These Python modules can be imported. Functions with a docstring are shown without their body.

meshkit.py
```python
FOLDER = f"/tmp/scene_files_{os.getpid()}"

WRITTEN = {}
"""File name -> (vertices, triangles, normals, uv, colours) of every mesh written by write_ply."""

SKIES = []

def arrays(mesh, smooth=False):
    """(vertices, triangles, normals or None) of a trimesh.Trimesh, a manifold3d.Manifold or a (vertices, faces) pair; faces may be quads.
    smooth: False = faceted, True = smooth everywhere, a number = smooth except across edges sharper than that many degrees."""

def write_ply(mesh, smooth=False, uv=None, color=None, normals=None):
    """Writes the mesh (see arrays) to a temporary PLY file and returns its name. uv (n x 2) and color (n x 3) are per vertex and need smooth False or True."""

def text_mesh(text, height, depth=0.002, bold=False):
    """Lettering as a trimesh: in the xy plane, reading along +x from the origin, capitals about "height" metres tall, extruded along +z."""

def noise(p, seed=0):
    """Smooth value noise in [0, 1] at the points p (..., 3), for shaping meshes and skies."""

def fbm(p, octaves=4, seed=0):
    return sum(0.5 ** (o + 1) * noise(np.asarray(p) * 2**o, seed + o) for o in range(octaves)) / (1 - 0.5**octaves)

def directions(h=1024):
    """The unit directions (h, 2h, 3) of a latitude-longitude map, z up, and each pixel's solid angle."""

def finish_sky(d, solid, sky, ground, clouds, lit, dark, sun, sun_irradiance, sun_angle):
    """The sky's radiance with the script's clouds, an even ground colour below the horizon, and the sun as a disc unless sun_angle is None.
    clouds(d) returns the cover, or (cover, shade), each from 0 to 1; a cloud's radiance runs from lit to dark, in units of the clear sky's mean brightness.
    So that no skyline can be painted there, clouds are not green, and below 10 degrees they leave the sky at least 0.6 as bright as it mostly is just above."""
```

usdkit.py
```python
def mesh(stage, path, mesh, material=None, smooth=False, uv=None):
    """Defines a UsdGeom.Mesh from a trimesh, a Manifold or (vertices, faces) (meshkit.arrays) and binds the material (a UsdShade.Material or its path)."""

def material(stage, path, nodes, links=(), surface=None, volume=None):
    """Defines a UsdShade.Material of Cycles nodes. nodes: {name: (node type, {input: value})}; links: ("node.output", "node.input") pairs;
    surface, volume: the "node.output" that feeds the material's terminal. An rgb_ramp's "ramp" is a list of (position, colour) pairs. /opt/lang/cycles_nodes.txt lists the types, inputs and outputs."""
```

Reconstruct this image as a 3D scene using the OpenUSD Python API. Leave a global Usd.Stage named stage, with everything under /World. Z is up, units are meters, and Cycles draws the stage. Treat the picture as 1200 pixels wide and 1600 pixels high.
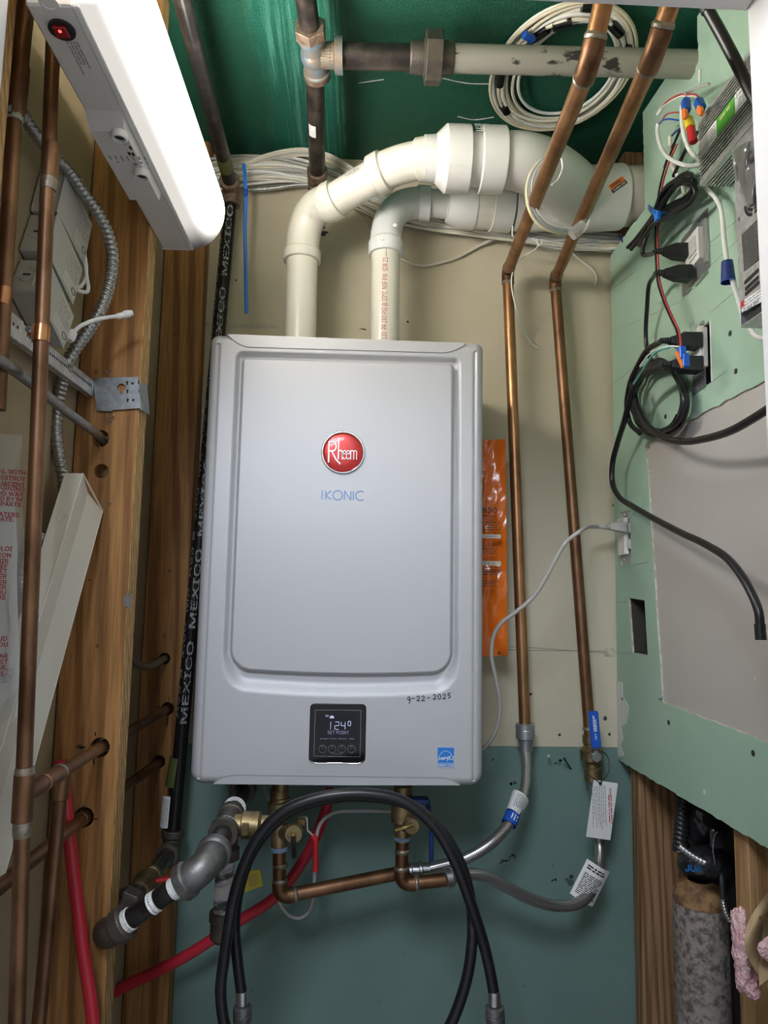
import math, random
import numpy as np, trimesh, manifold3d as m3, shapely
from shapely.geometry import Polygon, LineString, Point, box as sbox
from shapely import affinity
from shapely.ops import unary_union
import meshkit, usdkit
from pxr import Usd, UsdGeom, UsdLux, UsdShade, Gf, Sdf

stage = Usd.Stage.CreateInMemory()
UsdGeom.SetStageUpAxis(stage, UsdGeom.Tokens.z)
UsdGeom.SetStageMetersPerUnit(stage, 1.0)
UsdGeom.Xform.Define(stage, '/World')
UsdGeom.Scope.Define(stage, '/World/Looks')
rng = random.Random(7)
A = np.array

# ------------------------------------------------------------------ camera
F = 1109.0                                   # focal length in pixels of the 1200 x 1600 frame
YAW, PITCH, ROLL = math.atan(40/1109), math.radians(6.6), math.radians(1.0)
CAM = A([0, -1.45, 1.5])
_f = A([math.sin(YAW)*math.cos(PITCH), math.cos(YAW)*math.cos(PITCH), math.sin(PITCH)])
_r0 = A([math.cos(YAW), -math.sin(YAW), 0]); _u0 = np.cross(_r0, _f)
_r = _r0*math.cos(ROLL) + _u0*math.sin(ROLL); _u = _u0*math.cos(ROLL) - _r0*math.sin(ROLL)
cam = UsdGeom.Camera.Define(stage, '/World/Camera')
cam.AddTransformOp().Set(Gf.Matrix4d(*_r, 0, *_u, 0, *(-_f), 0, *CAM, 1))
cam.CreateHorizontalApertureAttr(36.0); cam.CreateVerticalApertureAttr(48.0)
cam.CreateFocalLengthAttr(F/1200*36)
cam.CreateClippingRangeAttr(Gf.Vec2f(0.02, 50))
EXPOSURE = 0.42
cam.CreateExposureAttr(EXPOSURE)
# ------------------------------------------------------------------ light from the hallway behind the camera (comes in by the door opening)
dome = UsdLux.DomeLight.Define(stage, '/World/HallwayLight')
dome.CreateIntensityAttr(0.13); dome.CreateColorAttr(Gf.Vec3f(0.86, 0.92, 1.0))
lamp = UsdLux.SphereLight.Define(stage, '/World/HallwayCeilingLamp')      # the hallway's own ceiling lamp, above and behind the photographer
lamp.CreateRadiusAttr(0.24); lamp.CreateIntensityAttr(27.0); lamp.CreateColorAttr(Gf.Vec3f(0.79, 0.87, 1.0)); lamp.AddTranslateOp().Set(Gf.Vec3d(-.27, -1.98, 2.44))
LENS_STRENGTH = 29.0

# ------------------------------------------------------------------ where a pixel's ray meets a plane of the room
def ray(px, py): return _r*(px-600)/F + _u*(800-py)/F + _f
def at(px, py, Y):
    d = ray(px, py); return CAM + d*((Y-CAM[1])/d[1])
def atx(px, py, X):
    d = ray(px, py); return CAM + d*((X-CAM[0])/d[0])
def atz(px, py, Z):
    d = ray(px, py); return CAM + d*((Z-CAM[2])/d[2])
XR, XL, XLB, ZC = 0.53, -0.322, -0.412, 2.44   # right board face, stud edges, drywall behind the studs, ceiling
def W(px, py, off=0.0): return atx(px, py, XR-off)
def nrm(v): v = A(v, float); return v/np.linalg.norm(v)
EX, EY, EZ = A([1., 0, 0]), A([0, 1., 0]), A([0, 0, 1.])

# ------------------------------------------------------------------ shapes
def tm(v, f): return trimesh.Trimesh(A(v, float), A(f, int), process=False)
def cat(*ms):
    L = []
    for m in ms: L.extend(m if isinstance(m, (list, tuple)) else [m])
    return trimesh.util.concatenate(L)
def spl(pts, n=10):
    P = [A(p, float) for p in pts]
    P = [2*P[0]-P[1]] + P + [2*P[-1]-P[-2]]
    out = []
    for i in range(1, len(P)-2):
        a, b, c, d = P[i-1:i+3]
        t0 = 0; t1 = t0+max(np.linalg.norm(b-a), 1e-6)**.5; t2 = t1+max(np.linalg.norm(c-b), 1e-6)**.5; t3 = t2+max(np.linalg.norm(d-c), 1e-6)**.5
        for t in np.linspace(t1, t2, n, endpoint=False):
            A1 = (t1-t)/(t1-t0)*a+(t-t0)/(t1-t0)*b; A2 = (t2-t)/(t2-t1)*b+(t-t1)/(t2-t1)*c; A3 = (t3-t)/(t3-t2)*c+(t-t2)/(t3-t2)*d
            B1 = (t2-t)/(t2-t0)*A1+(t-t0)/(t2-t0)*A2; B2 = (t3-t)/(t3-t1)*A2+(t-t1)/(t3-t1)*A3
            out.append((t2-t)/(t2-t1)*B1+(t-t1)/(t2-t1)*B2)
    out.append(P[-2])
    return A(out)
def resample(P, step):
    P = A(P); s = np.r_[0, np.cumsum(np.linalg.norm(np.diff(P, axis=0), axis=1))]
    n = max(2, int(s[-1]/step)+1); t = np.linspace(0, s[-1], n)
    return np.stack([np.interp(t, s, P[:, k]) for k in range(3)], 1)
def frames(P):
    P = A(P, float); T = np.gradient(P, axis=0)
    T /= np.maximum(np.linalg.norm(T, axis=1, keepdims=True), 1e-12)
    a = EZ if abs(T[0][2]) < .9 else EX
    N = [nrm(np.cross(np.cross(T[0], a), T[0]))]
    for i in range(1, len(P)):
        v = N[-1]-T[i]*(N[-1]@T[i]); N.append(nrm(v))
    N = A(N); return T, N, np.cross(T, N)
def tube(P, r, n=14, cap=True, rf=None, flat=1.0):
    """A swept round tube; r one radius or one per point; rf(s, theta) extra radius."""
    P = A(P, float); T, N, B = frames(P); k = len(P)
    r = np.broadcast_to(A(r, float), (k,))
    th = np.linspace(0, 2*np.pi, n, endpoint=False)
    R = np.repeat(r[:, None], n, 1)
    if rf is not None:
        s = np.r_[0, np.cumsum(np.linalg.norm(np.diff(P, axis=0), axis=1))]
        R = R + rf(s[:, None], th[None, :])
    V = P[:, None] + R[..., None]*(np.cos(th)[None, :, None]*N[:, None] + flat*np.sin(th)[None, :, None]*B[:, None])
    V = V.reshape(-1, 3)
    i, j = np.meshgrid(np.arange(k-1), np.arange(n), indexing='ij'); j2 = (j+1) % n
    q = np.stack([i*n+j, i*n+j2, (i+1)*n+j2, (i+1)*n+j], -1).reshape(-1, 4)
    f = np.vstack([q[:, [0, 2, 1]], q[:, [0, 3, 2]]])[:, ::-1]
    if cap:
        c0, c1 = len(V), len(V)+1; V = np.vstack([V, P[0], P[-1]]); jj = np.arange(n); j2 = (jj+1) % n
        f = np.vstack([f, np.stack([np.full(n, c0), j2, jj], 1), np.stack([np.full(n, c1), (k-1)*n+jj, (k-1)*n+j2], 1)])
    return tm(V, f)
def wire(pts, r, n=8, k=8): return tube(spl(pts, k), r, n)
def fil(pts, rad, n=8):
    """A polyline with its corners rounded to the radius rad."""
    P = [A(p, float) for p in pts]; out = [P[0]]
    for a, b, c in zip(P, P[1:], P[2:]):
        u, v = nrm(a-b), nrm(c-b); ang = math.acos(np.clip(u@v, -1, 1)); d = min(rad/max(math.tan(ang/2), 1e-3), .49*np.linalg.norm(a-b), .49*np.linalg.norm(c-b))
        p, q = b+u*d, b+v*d
        for t in np.linspace(0, 1, n+1): out.append((1-t)**2*p+2*t*(1-t)*b+t*t*q)
    out.append(P[-1]); return A(out)
def lathe(a, b, prof, n=24, rot=0.0):
    """Turned about the axis from a to b; prof: (distance from a in metres, radius)."""
    a, b = A(a, float), A(b, float); T = nrm(b-a)
    N = nrm(np.cross(np.cross(T, EZ if abs(T[2]) < .9 else EX), T)); B = np.cross(T, N)
    th = np.linspace(0, 2*np.pi, n, endpoint=False)+rot
    prof = list(prof)
    if prof[0][1] > 0: prof = [(prof[0][0], 0)]+prof
    if prof[-1][1] > 0: prof = prof+[(prof[-1][0], 0)]
    V = []
    for s, r in prof: V.append(a+T*s+r*(np.cos(th)[:, None]*N+np.sin(th)[:, None]*B))
    V = np.vstack(V); k = len(prof)
    i, j = np.meshgrid(np.arange(k-1), np.arange(n), indexing='ij'); j2 = (j+1) % n
    q = np.stack([i*n+j, i*n+j2, (i+1)*n+j2, (i+1)*n+j], -1).reshape(-1, 4)
    f = np.vstack([q[:, [0, 1, 2]], q[:, [0, 2, 3]]])
    m = trimesh.Trimesh(V, f, process=False); m.update_faces(m.area_faces > 1e-14); return m
def rod(a, b, r, n=20, ch=.0006):
    L = np.linalg.norm(A(b)-A(a)); return lathe(a, b, [(0, r-ch), (ch, r), (L-ch, r), (L, r-ch)], n)
def trim(a, b, sa, sb): a, b = A(a, float), A(b, float); d = nrm(b-a); return a+d*sa, b-d*sb
def hexa(a, b, r, n=6): L = np.linalg.norm(A(b)-A(a)); c = min(.0015, L*.2); return lathe(a, b, [(0, r-c), (c, r), (L-c, r), (L, r-c)], n)
def hull(pts): return trimesh.Trimesh(A(pts)).convex_hull
def bx(lo, hi, b=.001):
    """A box from corner lo to corner hi with chamfered edges."""
    lo, hi = np.minimum(lo, hi).astype(float), np.maximum(lo, hi).astype(float); c, h = (lo+hi)/2, (hi-lo)/2; b = min(b, *(h*.45)); P = []
    for s in np.ndindex(2, 2, 2):
        s = A(s)*2-1
        for k in range(3):
            o = h-b; o[k] = h[k]; P.append(c+s*o)
    return hull(P)
def fbox(o, u, v, w, su, sv, sw, b=.001):
    """A chamfered box centred at o with its sides su, sv, sw along u, v, w."""
    m = bx(A([-su/2, -sv/2, -sw/2]), A([su/2, sv/2, sw/2]), b)
    m.vertices = A(o)+m.vertices@A([nrm(u), nrm(v), nrm(w)]); 
    if np.dot(np.cross(u, v), w) < 0: m.invert()
    return m
def place(m, o, u, v):
    """Puts a mesh made in the xy plane (thickness along z) at o, with x along u and y along v."""
    u = nrm(u); n = nrm(np.cross(u, v)); v = np.cross(n, u)
    m = m.copy(); m.vertices = A(o)+m.vertices@A([u, v, n]); return m
def extr(poly, d):
    g = [x for x in getattr(poly, 'geoms', [poly]) if x.area > 1e-12]
    return cat([trimesh.creation.extrude_polygon(x, d, engine='earcut') for x in g])
def plate(poly, d, o, u, v): return place(extr(poly, d), o, u, v)
def rrect(w, h, r, cx=0, cy=0): return affinity.translate(sbox(-w/2+r, -h/2+r, w/2-r, h/2-r).buffer(r, 6), cx, cy)
def text(s, h, o, u, v, d=.0003, center=True, sx=1.0, bold=False, width=None):
    m = meshkit.text_mesh(s, h, d, bold); lo, hi = m.bounds
    if width: sx = width/(hi[0]-lo[0])
    m.vertices[:, 0] *= sx
    if center: lo, hi = m.bounds; m.vertices[:, :2] -= (lo[:2]+hi[:2])/2
    return place(m, o, u, v)
def strokes(lines, w, d, o, u, v, cap='round'):
    g = unary_union([LineString(l).buffer(w/2, 4, cap_style=cap) for l in lines]); return plate(g, d, o, u, v)
def scribble(w, h, rows, o, u, v, d=.0002, seed=1, fill=.62, margin=0, ragged=.25):
    """Rows of small print too fine to read: short bars of word length."""
    r = random.Random(seed); P = []; lh = h/rows
    for k in range(rows):
        y = h/2-lh*(k+.5); x = -w/2+margin; end = w/2-margin-r.random()*ragged*w
        while x < end:
            L = min(lh*r.uniform(.8, 3.2), end-x)
            P.append(sbox(x, y-lh*fill/2, x+L, y+lh*fill/2)); x += L+lh*.45
    return cat([place(extr(p, d), o, u, v) for p in P])
def on_pipe(m2, a, b, r, ang0, facing):
    """Wraps a flat mesh (x along the pipe, y around it) on the pipe from a to b; facing: a direction the middle line looks to."""
    a, b = A(a), A(b); T = nrm(b-a); N = nrm(facing-T*(T@facing)); B = np.cross(N, T)
    vs, fs = trimesh.remesh.subdivide_to_size(m2.vertices, m2.faces, max(r*.45, .002), max_iter=12); m2 = tm(vs, fs)
    x, y, z = m2.vertices.T; th = ang0+y/r; rr = r+z+.0001
    m = m2.copy(); m.vertices = a+x[:, None]*T+rr[:, None]*(np.cos(th)[:, None]*N+np.sin(th)[:, None]*B); return m
def mf(m):
    m = m.copy(); m.merge_vertices(); return m3.Manifold(m3.Mesh(np.asarray(m.vertices, np.float32), np.asarray(m.faces, np.uint32)))
def unmf(M):
    q = M.to_mesh(); return tm(q.vert_properties[:, :3], q.tri_verts)
def bend(P, r, hub, hl):
    """An elbow: a tube along P whose two ends swell to hubs of radius hub over the length hl."""
    P = resample(P, .0014); s = np.r_[0, np.cumsum(np.linalg.norm(np.diff(P, axis=0), axis=1))]; L = s[-1]
    e = np.minimum(s, L-s); R = np.where(e < hl, hub, r); R = np.where((e >= hl) & (e < hl+.002), hub+(r-hub)*(e-hl)/.002, R)
    R[0] = R[-1] = hub-.0012
    return tube(P, R, 28)
def bez(a, b, c, n=16):
    t = np.linspace(0, 1, n)[:, None]; return (1-t)**2*A(a)+2*t*(1-t)*A(b)+t*t*A(c)
def spiral(pitch, amp): return lambda s, th: amp*np.abs(np.sin(np.pi*(s/pitch+th/(2*np.pi))))
def blob(c, rad, seed=0, amp=.25, scale=20, sub=4):
    m = trimesh.creation.icosphere(sub); v = m.vertices*A(rad); 
    m.vertices = v*(1+amp*(meshkit.fbm((v+A(c))*scale, 4, seed)[:, None]*2-1))+A(c); return m

# ------------------------------------------------------------------ materials
def mat(name, col, rough=.5, metal=0.0, var=None, bump=None, spec=.5, coat=0, scale3=(1, 1, 1), emit=None, trans=0, coords='position', **kw):
    """Principled; var: (second colour, noise scale, low, high); bump: (noise scale, strength, distance)."""
    p = {'base_color': col, 'roughness': rough, 'metallic': metal, 'specular_ior_level': spec, 'coat_weight': coat, 'transmission_weight': trans, **kw}
    if emit: p['emission_color'], p['emission_strength'] = emit
    N, L = {'p': ('principled_bsdf', p)}, []
    if var or bump:
        N['g'] = ('geometry', {}); N['m'] = ('mapping', {'scale': scale3}); L.append(('g.position', 'm.vector'))
    if var:
        c2, sc, lo, hi = var
        N['n'] = ('noise_texture', {'scale': sc, 'detail': 5.0, 'roughness': .6}); N['r'] = ('rgb_ramp', {'ramp': [(0, col), (lo, col), (hi, c2), (1, c2)]})
        L += [('m.vector', 'n.vector'), ('n.fac', 'r.fac'), ('r.color', 'p.base_color')]
    if bump:
        sc, st, di = bump
        N['nb'] = ('noise_texture', {'scale': sc, 'detail': 3.0}); N['b'] = ('bump', {'strength': st, 'distance': di})
        L += [('m.vector', 'nb.vector'), ('nb.fac', 'b.height'), ('b.normal', 'p.normal')]
    return usdkit.material(stage, '/World/Looks/'+name, N, L, surface='p.BSDF')
def wood(name, light, dark, scale=26, seed=(0, 0, 0), stretch=.05):
    N = {'g': ('geometry', {}), 'm': ('mapping', {'scale': (1, 1, stretch), 'location': seed}),
         'w': ('wave_texture', {'wave_type': 'bands', 'bands_direction': 'diagonal', 'scale': scale, 'distortion': 5.0, 'detail': 2.0, 'detail_scale': 1.2, 'detail_roughness': .5}),
         'n': ('noise_texture', {'scale': 260.0, 'detail': 3.0}), 'nl': ('noise_texture', {'scale': 9.0, 'detail': 3.0}),
         'r': ('rgb_ramp', {'ramp': [(0, light), (.45, light), (.85, dark), (1, dark)]}),
         'x': ('mix', {'mix_type': 'multiply', 'fac': .55}), 'r2': ('rgb_ramp', {'ramp': [(.34, (.50, .43, .36)), (.60, (1, 1, 1))]}),
         'x2': ('mix', {'mix_type': 'multiply', 'fac': .5}), 'r3': ('rgb_ramp', {'ramp': [(.3, (.7, .62, .5)), (.7, (1, 1, 1))]}),
         'b': ('bump', {'strength': .25, 'distance': .0006}), 'p': ('principled_bsdf', {'roughness': .62, 'specular_ior_level': .3})}
    L = [('g.position', 'm.vector'), ('m.vector', 'w.vector'), ('m.vector', 'n.vector'), ('m.vector', 'nl.vector'), ('w.fac', 'r.fac'), ('n.fac', 'r2.fac'), ('nl.fac', 'r3.fac'),
         ('r.color', 'x.color1'), ('r2.color', 'x.color2'), ('x.color', 'x2.color1'), ('r3.color', 'x2.color2'), ('x2.color', 'p.base_color'), ('n.fac', 'b.height'), ('b.normal', 'p.normal')]
    return usdkit.material(stage, '/World/Looks/'+name, N, L, surface='p.BSDF')
M = {}
M['beige'] = mat('drywall_beige', (.62, .56, .425), .85, var=((.56, .50, .37), 5, .35, .75), bump=(900, .08, .0004), spec=.25)
M['green'] = mat('drywall_green', (.355, .515, .395), .85, var=((.40, .545, .425), 9, .4, .7), bump=(700, .10, .0004), spec=.25)
M['green_low'] = mat('drywall_green_lower', (.172, .268, .236), .82, var=((.145, .232, .205), 6, .35, .75), bump=(700, .10, .0004), spec=.25)
M['paper'] = mat('drywall_paper_back', (.40, .315, .20), .9, var=((.34, .265, .165), 7, .4, .7), spec=.2)
M['core'] = mat('gypsum_core', (.62, .56, .47), .95, var=((.38, .31, .22), 60, .42, .62), bump=(300, .6, .002), spec=.1)
M['plaster'] = mat('joint_compound', (.66, .66, .62), .9, bump=(120, .3, .001), spec=.2)
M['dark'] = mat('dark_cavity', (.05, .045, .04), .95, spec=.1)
M['white'] = mat('white_paint', (.78, .77, .75), .4)
M['white_w'] = mat('warm_white_paint', (.74, .69, .60), .45)
M['white_trim'] = mat('white_trim_paint', (.72, .70, .68), .45)
M['floor'] = mat('concrete_floor', (.30, .29, .27), .8, var=((.24, .23, .21), 8, .4, .7))
M['wood'] = wood('fir_stud', (.48, .245, .09), (.30, .145, .05), 19, (.3, .1, 0))
M['wood2'] = wood('fir_stud_corner', (.45, .235, .085), (.27, .125, .045), 16, (1.3, .7, 0))
M['wood3'] = wood('fir_stud_grainy', (.40, .25, .14), (.25, .135, .065), 42, (.75, .33, 0), .035)
M['wood4'] = wood('fir_stud_pale', (.52, .32, .155), (.38, .21, .09), 18, (2.1, .4, 0))
M['woodedge'] = wood('fir_stud_edge', (.66, .43, .20), (.45, .26, .10), 60, (.2, .9, 0), .25)
M['knot'] = mat('wood_knot', (.22, .10, .04), .7, var=((.10, .045, .02), 220, .4, .6))
M['silver'] = mat('heater_paint', (.515, .515, .53), .50, .25, bump=(2500, .035, .0002), spec=.5)
M['silver_dk'] = mat('heater_body_paint', (.44, .44, .45), .45, .35)
M['letter_silver'] = mat('letter_silver', (.62, .62, .62), .38, .45)
M['chrome'] = mat('chrome', (.80, .80, .80), .18, 1.0)
M['badge_red'] = mat('badge_red', (.46, .016, .010), .30, .3, coat=.25)
M['ikonic'] = mat('letter_blue_grey', (.15, .235, .40), .35, .5)
M['black_gloss'] = mat('black_gloss', (.006, .006, .007), .12)
M['black'] = mat('black_plastic', (.014, .014, .015), .45)
M['black_soft'] = mat('black_soft_plastic', (.018, .018, .019), .33)
M['rubber'] = mat('black_rubber_hose', (.010, .010, .012), .34, var=((.028, .028, .03), 35, .55, .8))
M['screen'] = mat('lcd_screen', (.004, .004, .010), .15)
M['digit'] = mat('lcd_digit', (.45, .48, .62), .5, emit=((.55, .60, .95), .28))
M['digit_dim'] = mat('lcd_caption', (.22, .24, .32), .5, emit=((.5, .55, .9), .12))
M['print_grey'] = mat('grey_print', (.32, .32, .33), .5)
M['ink'] = mat('marker_ink', (.012, .012, .016), .5)
M['print'] = mat('black_print', (.03, .03, .03), .6)
M['energy_blue'] = mat('sticker_blue', (.015, .20, .62), .35)
M['sticker_white'] = mat('sticker_white', (.80, .80, .80), .45)
M['pvc'] = mat('pvc', (.75, .72, .63), .30, var=((.69, .66, .565), 6, .4, .75), spec=.5)
M['pvc_white'] = mat('pvc_white_fitting', (.75, .745, .72), .32)
M['pvc_grey'] = mat('pvc_grey_white', (.70, .72, .71), .34)
M['red_print'] = mat('red_print', (.46, .03, .05), .6)
M['copper'] = mat('copper', (.54, .29, .145), .38, .9, var=((.27, .13, .06), 14, .36, .64), scale3=(1, 1, .5))
M['copper_dull'] = mat('copper_aged', (.29, .155, .083), .46, .85, var=((.12, .058, .030), 18, .38, .66), scale3=(1, 1, .5))
M['copper_bright'] = mat('copper_bright', (.75, .36, .17), .28, 1.0, var=((.50, .22, .10), 60, .4, .7))
M['solder'] = mat('solder', (.37, .31, .25), .45, .75, var=((.25, .22, .16), 90, .4, .6), bump=(150, .5, .002))
M['iron'] = mat('black_iron_pipe', (.022, .020, .020), .30, .5, var=((.075, .065, .06), 30, .5, .8))
M['iron_worn'] = mat('black_iron_worn', (.035, .030, .028), .33, .5, var=((.11, .085, .07), 28, .45, .75))
M['malleable'] = mat('malleable_iron', (.105, .095, .085), .50, .65, var=((.16, .13, .10), 60, .4, .7), bump=(350, .35, .0015))
M['malleable_grey'] = mat('cast_iron_grey', (.24, .235, .23), .42, .75, var=((.13, .125, .12), 50, .4, .7), bump=(600, .35, .001))
M['rusty'] = mat('rusty_iron', (.26, .19, .14), .55, .5, var=((.12, .07, .045), 70, .4, .65), bump=(250, .5, .002))
M['tee'] = mat('tee_painted', (.23, .185, .14), .55, .5, var=((.15, .20, .235), 26, .44, .60), bump=(250, .4, .001))
M['grey_pipe'] = mat('grey_painted_pipe', (.31, .295, .255), .5, .15, var=((.035, .03, .028), 30, .585, .63), scale3=(.45, 1, 1))
M['dope'] = mat('pipe_dope', (.78, .78, .76), .7, bump=(200, .8, .003))
M['dope_smear'] = mat('dope_smeared_pipe', (.70, .70, .69), .6, var=((.07, .07, .08), 26, .46, .58), scale3=(.6, .6, 1.8), bump=(150, .4, .001))
M['brass'] = mat('brass', (.55, .40, .16), .36, .95, var=((.34, .23, .08), 40, .4, .7))
M['brass_dark'] = mat('brass_dull', (.33, .25, .13), .45, .85, var=((.17, .12, .06), 40, .4, .7))
M['steel'] = mat('zinc_steel', (.47, .48, .49), .40, .8, var=((.36, .37, .385), 40, .4, .7))
M['steel_bright'] = mat('bright_steel', (.66, .67, .68), .30, .95, var=((.50, .51, .52), 45, .4, .7))
M['flex'] = mat('flex_conduit_steel', (.38, .37, .36), .32, .95)
M['bracket_steel'] = mat('bracket_steel', (.30, .315, .325), .40, .8, var=((.37, .385, .395), 110, .45, .6))
M['pale_blue'] = mat('pale_blue_gasket', (.20, .29, .42), .5)
M['smudge'] = mat('smudge', (.075, .095, .09), .9)
M['steel_dark'] = mat('dark_steel_conduit', (.30, .29, .28), .40, .85)
M['galv'] = mat('galvanized', (.50, .51, .52), .42, .75, var=((.62, .63, .64), 110, .45, .6))
M['box'] = mat('box_grey', (.50, .49, .45), .5, .2)
M['label_grey'] = mat('label_silver', (.58, .56, .50), .45, .2)
M['cable'] = mat('cable_white', (.72, .68, .58), .45)
M['cable2'] = mat('cable_cream', (.66, .59, .45), .45)
M['cable3'] = mat('cable_grey', (.45, .45, .44), .45)
M['cable_w'] = mat('cable_bright_white', (.78, .77, .75), .4)
M['cord_grey'] = mat('cord_grey', (.40, .385, .36), .45)
M['blue'] = mat('blue_plastic', (.015, .095, .50), .35)
M['blue_tie'] = mat('blue_tie', (.02, .19, .70), .35)
M['navy'] = mat('navy_vinyl', (.010, .03, .16), .4)
M['red'] = mat('red_vinyl', (.52, .015, .02), .38)
M['pex'] = mat('red_pex', (.50, .022, .04), .36)
M['wire_red'] = mat('wire_red', (.50, .05, .055), .4)
M['wire_teal'] = mat('wire_teal', (.10, .42, .38), .4)
M['wire_yellow'] = mat('wire_yellow', (.75, .65, .30), .4)
M['orange_bag'] = mat('orange_plastic', (.80, .165, .010), .22, bump=(18, .6, .006), coat=.25)
M['orange'] = mat('orange_plastic_lever', (.85, .22, .03), .4)
M['yellow'] = mat('yellow_tag', (.72, .55, .03), .5)
M['alu'] = mat('aluminium', (.60, .59, .57), .42, .75)
M['alu_dark'] = mat('aluminium_shadow', (.16, .16, .16), .5, .5)
M['green_label'] = mat('label_green', (.10, .42, .05), .45)
M['panel'] = mat('grey_panel', (.56, .53, .495), .38, .15, bump=(1500, .05, .0003))
M['red_glow'] = mat('red_rocker', (.30, .006, .008), .3)
M['led_dot'] = mat('red_led', (.8, .05, .04), .3, emit=((1, .12, .10), 1.5))
M['paper_tag'] = mat('paper_tag', (.78, .77, .76), .5)
M['kraft'] = mat('kraft_paper', (.48, .35, .19), .8, var=((.40, .28, .15), 30, .4, .6), bump=(60, .4, .003))
M['pink'] = mat('pink_fibreglass', (.72, .40, .42), .95, var=((.80, .55, .55), 60, .4, .65), bump=(240, .9, .006), spec=.1)
M['mottled'] = mat('mottled_duct', (.30, .255, .225), .8, var=((.095, .08, .075), 95, .44, .62), bump=(120, .6, .002))
M['rust_top'] = mat('rust_brown', (.30, .17, .07), .8, var=((.12, .06, .03), 50, .4, .6))
M['bag_dark'] = mat('dark_plastic_bag', (.020, .020, .024), .22)
M['device'] = mat('device_white', (.74, .73, .70), .35)
M['device_shade'] = mat('device_grey_paddle', (.55, .54, .52), .3)
# the diffuser glows most in front of its LED strip and less towards its two long rims and its end
M['lens'] = usdkit.material(stage, '/World/Looks/lens', {'g': ('geometry', {}), 's': ('separate_xyz', {}), 'a': ('map_range', {'range_type': 'smoothstep', 'from_min': 2.043, 'from_max': 2.102, 'to_min': .020, 'to_max': 1, 'clamp': True}),
    'b': ('map_range', {'range_type': 'smoothstep', 'from_min': -.362, 'from_max': -.45, 'to_min': .06, 'to_max': 1, 'clamp': True}), 'm': ('math', {'math_type': 'multiply'}), 'k': ('math', {'math_type': 'multiply', 'value2': LENS_STRENGTH}), 'e': ('emission', {'color': (1.0, .955, .88)})},
    [('g.position', 's.vector'), ('s.z', 'a.value'), ('s.y', 'b.value'), ('a.result', 'm.value1'), ('b.result', 'm.value2'), ('m.value', 'k.value1'), ('k.value', 'e.strength')], surface='e.emission')
# clear polythene film: mostly see-through with a soft sheen
def film(name, alpha, col=(.8, .8, .8)):
    return usdkit.material(stage, '/World/Looks/'+name, {'t': ('transparent_bsdf', {'color': (.93, .93, .92)}), 'p': ('principled_bsdf', {'base_color': col, 'roughness': .18}), 'x': ('mix_closure', {'fac': alpha})},
                           [('t.BSDF', 'x.closure1'), ('p.BSDF', 'x.closure2')], surface='x.closure')
M['film'] = film('clear_film', .28)
# braided stainless hose: needs the tube's st coordinates (s along in metres, turns around)
def braid_mat():
    N = {'u': ('uvmap', {'attribute': 'st'}), 'm': ('mapping', {'rotation': (0, 0, math.radians(45))}), 'c': ('checker_texture', {'scale': 1.0, 'color1': (.72, .71, .69), 'color2': (.20, .195, .19)}),
         'b': ('bump', {'strength': .5, 'distance': .001}), 'p': ('principled_bsdf', {'metallic': .9, 'roughness': .33})}
    return usdkit.material(stage, '/World/Looks/braided_steel', N, [('u.UV', 'm.vector'), ('m.vector', 'c.vector'), ('c.color', 'p.base_color'), ('c.fac', 'b.height'), ('b.normal', 'p.normal')], surface='p.BSDF')
M['braid'] = braid_mat()

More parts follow.
